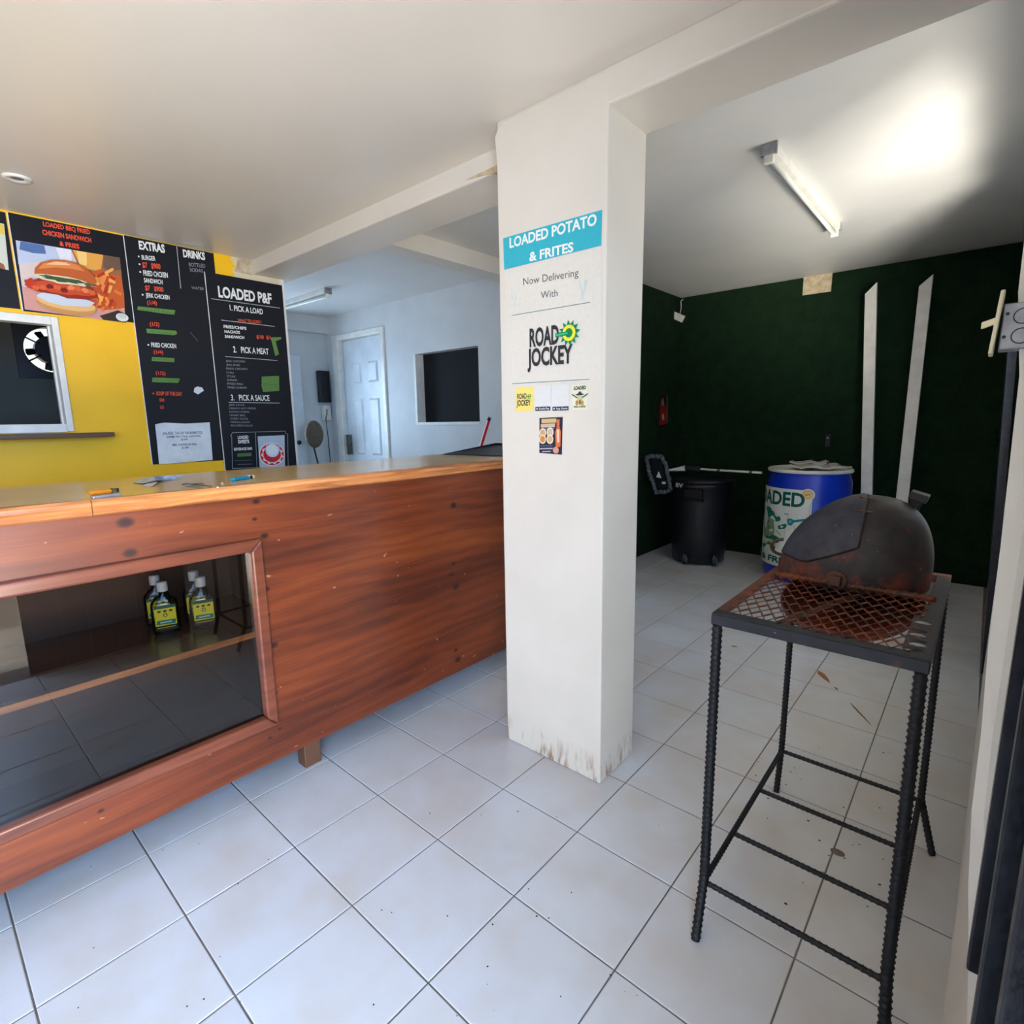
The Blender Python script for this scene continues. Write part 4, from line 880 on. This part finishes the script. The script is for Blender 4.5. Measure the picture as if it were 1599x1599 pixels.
pr = Print(d3, cyl_px); CR = (226, 230, 222)
ue = cyl_px(*CD(640, 700))[0]; ztop, zbot = cyl_px(*CD(520, 545))[1], cyl_px(*CD(200, 1395))[1]
u0 = ue-1.75
for k in range(30):
    a, b = u0+(ue-u0)*k/30, u0+(ue-u0)*(k+1)/30
    pr.add([d3(a, zbot, 0), d3(b, zbot, 0), d3(b, ztop, 0), d3(a, ztop, 0)], [(0, 1, 2, 3)], rgb(*CR))
GD, GM, GL, TE = (16, 88, 78), (30, 116, 100), (128, 160, 120), (26, 140, 150)
cb_ = cyl_px(*CD(592, 600)); pr.disc(cb_, .155, .048, CR, 24, False); pr.disc(cb_, .125, .036, (222, 180, 110), 24, False); pr.disc(cb_, .10, .026, (232, 206, 150), 24, False); pr.line((cb_[0]-.06, cb_[1]-.004), (cb_[0]+.06, cb_[1]+.004), .010, (206, 150, 70), False)
# LOADED round the drum, heavy letters
eR = cyl_px(*CD(552, 745)); eL = cyl_px(*CD(190, 700))[0]; wl = (eR[0]-eL)/3.05
pr.text('LOADED', (eR[0]-wl*5.9, eR[1]+.004), (eR[0], eR[1]+.004), .112, GD, .03, False)
def dp_(pts, col): pr.poly([CD(*p) for p in pts], col)
dp_([(115, 720), (150, 728), (185, 745), (200, 790), (250, 820), (292, 860), (290, 890), (255, 905), (215, 890), (160, 850), (110, 830)], GM)
dp_([(110, 820), (165, 850), (215, 890), (225, 1000), (215, 1050), (150, 1070), (105, 1060)], GL)
dp_([(150, 890), (172, 905), (150, 912)], GD); dp_([(160, 1000), (200, 985), (212, 1005), (180, 1020)], CR); dp_([(160, 940), (180, 968), (162, 975)], GM)
dp_([(120, 1060), (215, 1052), (265, 1080), (295, 1115), (250, 1150), (190, 1100), (130, 1090)], GM)
dp_([(85, 1100), (180, 1100), (240, 1160), (235, 1190), (110, 1150)], (196, 208, 120)); dp_([(95, 1150), (170, 1130), (235, 1195), (225, 1220), (100, 1190)], GM)
dp_([(362, 880), (400, 865), (430, 880), (436, 920), (410, 948), (372, 940)], TE); dp_([(385, 890), (410, 885), (412, 915), (390, 920)], (120, 180, 180))
dp_([(428, 886), (585, 868), (590, 890), (430, 915)], TE); dp_([(262, 950), (350, 925), (365, 950), (340, 985), (270, 990)], GM); dp_([(290, 945), (330, 960), (300, 975)], CR)
for a, b in (((190, 785), (380, 822)), ((380, 822), (372, 880)), ((340, 990), (330, 1110)), ((440, 940), (455, 1030)), ((610, 760), (605, 900)), ((245, 1000), (300, 1060)), ((640, 680), (610, 750)), ((465, 1000), (480, 960)), ((70, 1185), (220, 1240))): pr.line(CD(*a), CD(*b), .006, GD)
f0 = cyl_px(*CD(100, 1300)); f1 = cyl_px(*CD(300, 1345)); sc_ = (f1[0]-f0[0])
pr.text('& FRITES', (f0[0]-.02, f0[1]-.004), (f0[0]+sc_*1.75, f0[1]-.004), .05, GD, .03, False); pr.text('POTATO', (f0[0]-.62, f0[1]-.004), (f0[0]-.09, f0[1]-.004), .05, GD, .03, False)
pr.build('printed_label', 'print', dm)
cp = thing('cardboard_sheets', (DX+.05, DY, DH), 'crumpled grey-white paper sheets lying on the blue drum', 'paper')
def crump(pts, z0, am, sd, nm):
    r4 = random.Random(sd); m = MB(); n1, n2 = 8, 4; a, b, c, d = [Vector(p) for p in pts]; vs = []
    for i in range(n1+1):
        for j in range(n2+1):
            p_ = a.lerp(b, i/n1).lerp(d.lerp(c, i/n1), j/n2); vs.append(Vector((p_.x, p_.y, z0+am*(.5+.5*math.sin(i*1.4+sd+j*.7))+r4.uniform(0, .008))))
    top = len(vs); fs = [(i*(n2+1)+j, (i+1)*(n2+1)+j, (i+1)*(n2+1)+j+1, i*(n2+1)+j+1) for i in range(n1) for j in range(n2)]
    m.add(vs, fs); m.add([v-Vector((0, 0, .012)) for v in vs], [f[::-1] for f in fs])
    bd = [i*(n2+1) for i in range(n1+1)]+[n1*(n2+1)+j for j in range(1, n2+1)]+[i*(n2+1)+n2 for i in range(n1-1, -1, -1)]+[j for j in range(n2-1, 0, -1)]
    m.add([vs[k] for k in bd]+[vs[k]-Vector((0, 0, .012)) for k in bd], [(i, (i+1) % len(bd), len(bd)+(i+1) % len(bd), len(bd)+i) for i in range(len(bd))]); m.build(nm, 'card', cp)
crump([(DX-.11, DY-.20, 0), (DX+.22, DY-.15, 0), (DX+.20, DY+.15, 0), (DX-.14, DY+.10, 0)], DH+.014, .022, 2, 'sheet')
crump([(DX-.02, DY-.24, 0), (DX+.28, DY-.10, 0), (DX+.30, DY+.06, 0), (DX+.05, DY+.05, 0)], DH+.013, .014, 5, 'sheet')
crump([(DX-.16, DY-.02, 0), (DX+.12, DY+.02, 0), (DX+.10, DY+.22, 0), (DX-.12, DY+.2, 0)], DH+.032, .020, 8, 'sheet')
# ---- grill on its rebar table
GX0, GX1, GY0, GY1, GZ = -.488, -.042, 1.325, 2.105, .920
gr = thing('grill_table', (-.26, 1.7, 0), 'tall table of black rebar legs with rusty mesh top carrying the dome grill', 'table')
def rebar(pts, r=.0095, name='leg'):
    P_ = [Vector(p) for p in pts]; out = []; rad = []
    for a, b in zip(P_, P_[1:]):
        L = (b-a).length; n_ = max(2, int(L/.005))
        for k in range(n_): out.append(a.lerp(b, k/n_)); 
    out.append(P_[-1]); rad = [r*(1.16 if (k % 3 == 0) else .97) for k in range(len(out))]
    return MB().tube(out, rad, 8).build(name, 'rebar', gr)
zt = GZ-.032
rebar([(GX0+.012, GY0+.012, zt), (GX0+.014, GY0+.005, .16), (GX0+.020, GY0-.055, .0)], .0125)
rebar([(GX0+.012, GY1-.012, zt), (GX0+.012, GY1-.02, .16), (GX0+.014, GY1-.06, .0)], .0105)
rebar([(GX1-.012, GY1-.012, zt), (GX1-.006, GY1-.02, .16), (GX1+.040, GY1-.06, .0)], .0105)
rebar([(GX1-.014, GY0+.012, zt), (GX1-.010, GY0+.005, .16), (GX1+.0, GY0-.03, .0)], .0125)
for y, z in ((GY0+.006, .135), (1.56, .138), (1.815, .140), (GY1-.02, .15)): rebar([(GX0+.014, y, z), (GX1-.010, y, z)], .0075, 'cross_bar')
for x in (GX0+.014, GX1-.010): rebar([(x, GY0+.006, .137), (x, GY1-.02, .152)], .0078, 'side_bar')
aw, at_ = .034, .0035
for nm, a, b in (('near', (GX0, GY0), (GX1, GY0+aw)), ('far', (GX0, GY1-aw), (GX1, GY1)), ('l', (GX0, GY0+aw), (GX0+aw, GY1-aw)), ('r', (GX1-aw, GY0+aw), (GX1, GY1-aw))):
    m = MB().box((a[0], a[1], GZ-at_), (b[0], b[1], GZ))
    if nm == 'near': m.box((GX0, GY0, GZ-.031), (GX1, GY0+at_, GZ-at_))
    if nm == 'far': m.box((GX0, GY1-at_, GZ-.031), (GX1, GY1, GZ-at_))
    if nm == 'l': m.box((GX0, GY0, GZ-.031), (GX0+at_, GY1, GZ-at_))
    if nm == 'r': m.box((GX1-at_, GY0, GZ-.031), (GX1, GY1, GZ-at_))
    bevel(m.build('angle_rail', 'frame_steel' if nm in ('near', 'r') else 'rust', gr), .0015, 1)
for k, y in enumerate((1.375, 1.40, 1.43, 1.465, 1.50, 1.56)):
    c = Vector((GX1-.028+random.uniform(-.006, .006), y, GZ+.001))
    MB().lathe([(.001, .0035), (.008, .0028), (.012, .001), (.013, 0)], c, 8, sx=1.3, sy=.6).build('weld_bead', 'galvanised' if k % 2 else 'frame_steel', gr)
MB().box((GX1-.052, 1.37, GZ-.001), (GX1-.026, 1.62, GZ+.0012)).build('patch_plate', 'frame_steel', gr)
# expanded metal
MY0, MY1, MX0, MX1 = GY0+aw-.012, 1.775, GX0+aw-.010, GX1-aw+.006
m = MB(); nx, ny = 14, 7; px_, py_ = (MX1-MX0)/nx, (MY1-MY0)/ny
def strand(a, b):
    a, b = Vector(a), Vector(b); d = b-a; n_ = Vector((-d.y, d.x, 0)).normalized()*.0016
    m.add([a-n_, b-n_, b+n_+Vector((0, 0, .0016)), a+n_+Vector((0, 0, .0016)), a-n_-Vector((0, 0, .002)), b-n_-Vector((0, 0, .002)), b+n_-Vector((0, 0, .0004)), a+n_-Vector((0, 0, .0004))],
          [(0, 1, 2, 3), (7, 6, 5, 4), (0, 4, 5, 1), (2, 6, 7, 3)])
for i in range(nx):
    for j in range(ny):
        x0, y0, x1, y1 = MX0+i*px_, MY0+j*py_, MX0+(i+1)*px_, MY0+(j+1)*py_
        xm, ym = (x0+x1)/2, (y0+y1)/2; z = GZ+.001
        for a, b in (((x0, ym), (xm, y1)), ((xm, y1), (x1, ym)), ((x1, ym), (xm, y0)), ((xm, y0), (x0, ym))): strand((*a, z), (*b, z))
m.build('expanded_mesh', 'rust', gr, kind='stuff')
tw = [Vector((MX0, MY1, GZ+.004)).lerp(Vector((MX1+.01, MY1, GZ+.004)), k/60) for k in range(61)]
MB().tube(tw, [.007+.006*abs(math.sin(k*1.1)) for k in range(61)], 8).build('twisted_bar', 'rust', gr)
MB().obox((-.29, 1.60, GZ-.02), Vector((.055, .19, 0)), Vector((.012, -.004, 0)), (0, 0, .0015)).build('brace', 'rust', gr)
# grill body: dome and bowl
gl = thing('dome_grill', (-.285, 1.93, GZ), 'soot-black rusty domed steel grill with stubby chimney, set in the rebar table', 'grill')
DCx, DCy = -.288, 1.945; RX, RY, RZ = .203, .178, .262
def dome_pt(a, e, off=0.0):                            # a: azimuth, e: elevation 0..pi/2
    ex = 2.35; ca, sa = math.cos(a), math.sin(a); k = (abs(ca)**ex+abs(sa)**ex)**(-1/ex)
    lf_ = .5-.5*math.cos(a) if True else 0
    cr = math.cos(e)**(.72+.50*lf_); h = math.sin(e)**.95
    return Vector((DCx+(RX+off)*cr*ca*k+.030*h, DCy+(RY+off)*cr*sa*k, GZ-.012+(RZ+off)*h))
m = MB(); NA, NE = 64, 20
vs = [dome_pt(2*math.pi*i/NA, math.pi/2*j/NE*.995) for j in range(NE+1) for i in range(NA)]
m.add(vs, [(j*NA+i, j*NA+(i+1) % NA, (j+1)*NA+(i+1) % NA, (j+1)*NA+i) for j in range(NE) for i in range(NA)]+[tuple(range(NE*NA, NE*NA+NA))], None, True)
m.build('dome', 'dome', gl)
# lid plate on the left part of the dome, with its seam
A0, A1 = math.radians(150), math.radians(277)
m = MB(); n1, n2 = 30, 14; top_e = 1.50
def lid_e0(a):
    t = (a-A0)/(A1-A0); return .20+.05*math.sin(t*3)+(.28*max(0, (t-.72)/.28))
vs = []
for i in range(n1+1):
    a = A0+(A1-A0)*i/n1; e0 = lid_e0(a)
    for j in range(n2+1): vs.append(dome_pt(a, e0+(top_e-e0)*j/n2, .005))
fs = [(i*(n2+1)+j, (i+1)*(n2+1)+j, (i+1)*(n2+1)+j+1, i*(n2+1)+j+1) for i in range(n1) for j in range(n2)]
m.add(vs, fs, None, True)
inn = [dome_pt(A0+(A1-A0)*i/n1, lid_e0(A0+(A1-A0)*i/n1), -.002) for i in range(n1+1)]
out_ = [vs[i*(n2+1)] for i in range(n1+1)]
m.add(inn+out_, [(i, i+1, n1+2+i, n1+1+i) for i in range(n1)])
inn2 = [dome_pt(A1, lid_e0(A1)+(top_e-lid_e0(A1))*j/n2, -.002) for j in range(n2+1)]
m.add(inn2+vs[n1*(n2+1):], [(j, j+1, n2+2+j, n2+1+j) for j in range(n2)])
m.build('lid', 'lid_steel', gl)
MB().tube([dome_pt(A1+.012, lid_e0(A1)+(top_e-lid_e0(A1))*j/n2, .0035) for j in range(n2+1)], .0028, 6).build('seam', 'soot', gl)
MB().tube([dome_pt(A0+(A1-A0)*i/n1, lid_e0(A0+(A1-A0)*i/n1)-.012, .003) for i in range(n1+1)], .0026, 6).build('seam', 'soot', gl)
for e in (1.0, 1.32):
    c = dome_pt(A1, e, .006); MB().tube([c+Vector((-.02, .004, 0)), c+Vector((.02, 0, -.002))], .0022, 6).build('wire_tie', 'rust', gl)
# square plug on a round flange, near face
c = dome_pt(math.radians(268), .10, .0); nrm = Vector((-.05, -1, .10)).normalized(); sd_ = Vector((1, -.05, 0)).normalized(); up_ = nrm.cross(sd_)
flg = MB().tube([c, c+nrm*.012], .027, 20).build('flange', 'rust', gl)
bevel(MB().obox(c+nrm*.018, sd_*.0145, up_*.0145, nrm*.010).build('plug', 'rust', flg), .002)
# stub chimney
c = dome_pt(math.radians(22), 1.02, -.014); ax = Vector((.30, -.05, 1)).normalized()
chm = MB().tube([c-ax*.01, c+ax*.045], .017, 8).build('chimney', 'dome', gl)
s1_ = ax.cross(Vector((0, 1, 0))).normalized(); s2_ = ax.cross(s1_)
bevel(MB().obox(c+ax*.052, s1_*.023, s2_*.022, ax*.012).build('chimney_cap', 'frame_steel', chm), .003)
# ring handle at the left
c = dome_pt(math.radians(182), .22, .0)+Vector((-.002, -.02, .01))
MB().tube([c+Vector((-math.sin(t)*.034, -math.sin(t)*.01, math.cos(t)*.026)) for t in [math.pi*k/12 for k in range(13)]], .0055, 8).build('handle', 'rust', gl)
# bowl hanging below the table top
BCx, BCy = -.250, 1.765
prf = []
for k in range(15):
    e = math.pi/2*k/14; prf.append((max(.001, math.sin(e)), -math.cos(e)*.075))
m = MB(); m.lathe([(r*.170, z+GZ-.022) for r, z in prf], (BCx, BCy, 0), 40, sx=1, sy=1.95); m.lathe([(r*.166, z*.97+GZ-.022) for r, z in prf], (BCx, BCy, 0), 40, sx=1, sy=1.95)
m.lathe([(.166, GZ-.022), (.170, GZ-.022)], (BCx, BCy, 0), 40, sx=1, sy=1.95); m.build('bowl', 'bowl', gl)
# ---- litter on the floor
def leaf(px1, px2, w_, label, mt='leaf', name='dry_leaf'):
    a, b = at(*px1, 2, .003), at(*px2, 2, .003); d = b-a; n_ = Vector((-d.y, d.x, 0)).normalized()*w_
    q = [a, a+d*.3+n_, a+d*.65+n_*.8, b, a+d*.6-n_*.7, a+d*.25-n_]
    return tag(MB().prism(q, (0, 0, .002)).build(name, mt, None, tuple((a+b)/2)), label, 'leaf')
leaf((1277, 1047), (1296, 1066), .016, 'brown dry leaf on the tiles seen through the grill legs')
leaf((1303, 1073), (1309, 1078), .005, 'tiny leaf fragment just beyond the brown leaf'); leaf((1328, 1098), (1360, 1132), .0035, 'thin straw-like stem on the tiles beyond the grill', name='stem')
leaf((1142, 1009), (1152, 1010), .007, 'small dark leaf scrap left of the grill on the tiles')
c = at(1308, 1331, 2, .0005)
tag(MB().lathe([(.001, .0012), (.014, .001), (.017, 0)], c, 16, sx=1.25, sy=.95).build('stain', basic('brown_spill', rgb(112, 98, 82), .5, nscale=30), None, tuple(c)), 'brown round spill spot on the tiles under the grill', 'stain')
sp = MB(); rr_ = random.Random(11)
for k in range(70):
    if k < 34: v = at(rr_.uniform(1180, 1400), rr_.uniform(1150, 1440), 2, .0008)
    else: v = at(rr_.uniform(60, 1060), rr_.uniform(1250, 1590), 2, .0008)
    r = rr_.uniform(.0015, .004)*(1.0 if k < 34 else .7); a0 = rr_.uniform(0, 3)
    sp.add([v+Vector((r*rr_.uniform(.6, 1.5)*math.cos(a0+i*1.05), r*math.sin(a0+i*1.05), 0)) for i in range(6)]+[v+Vector((0, 0, .0015))], [(i, (i+1) % 6, 6) for i in range(6)])
o = sp.build('floor_specks', 'soot'); o['kind'] = 'stuff'; tag(o, 'dark specks of soot and grit scattered over the tiles', 'dirt')
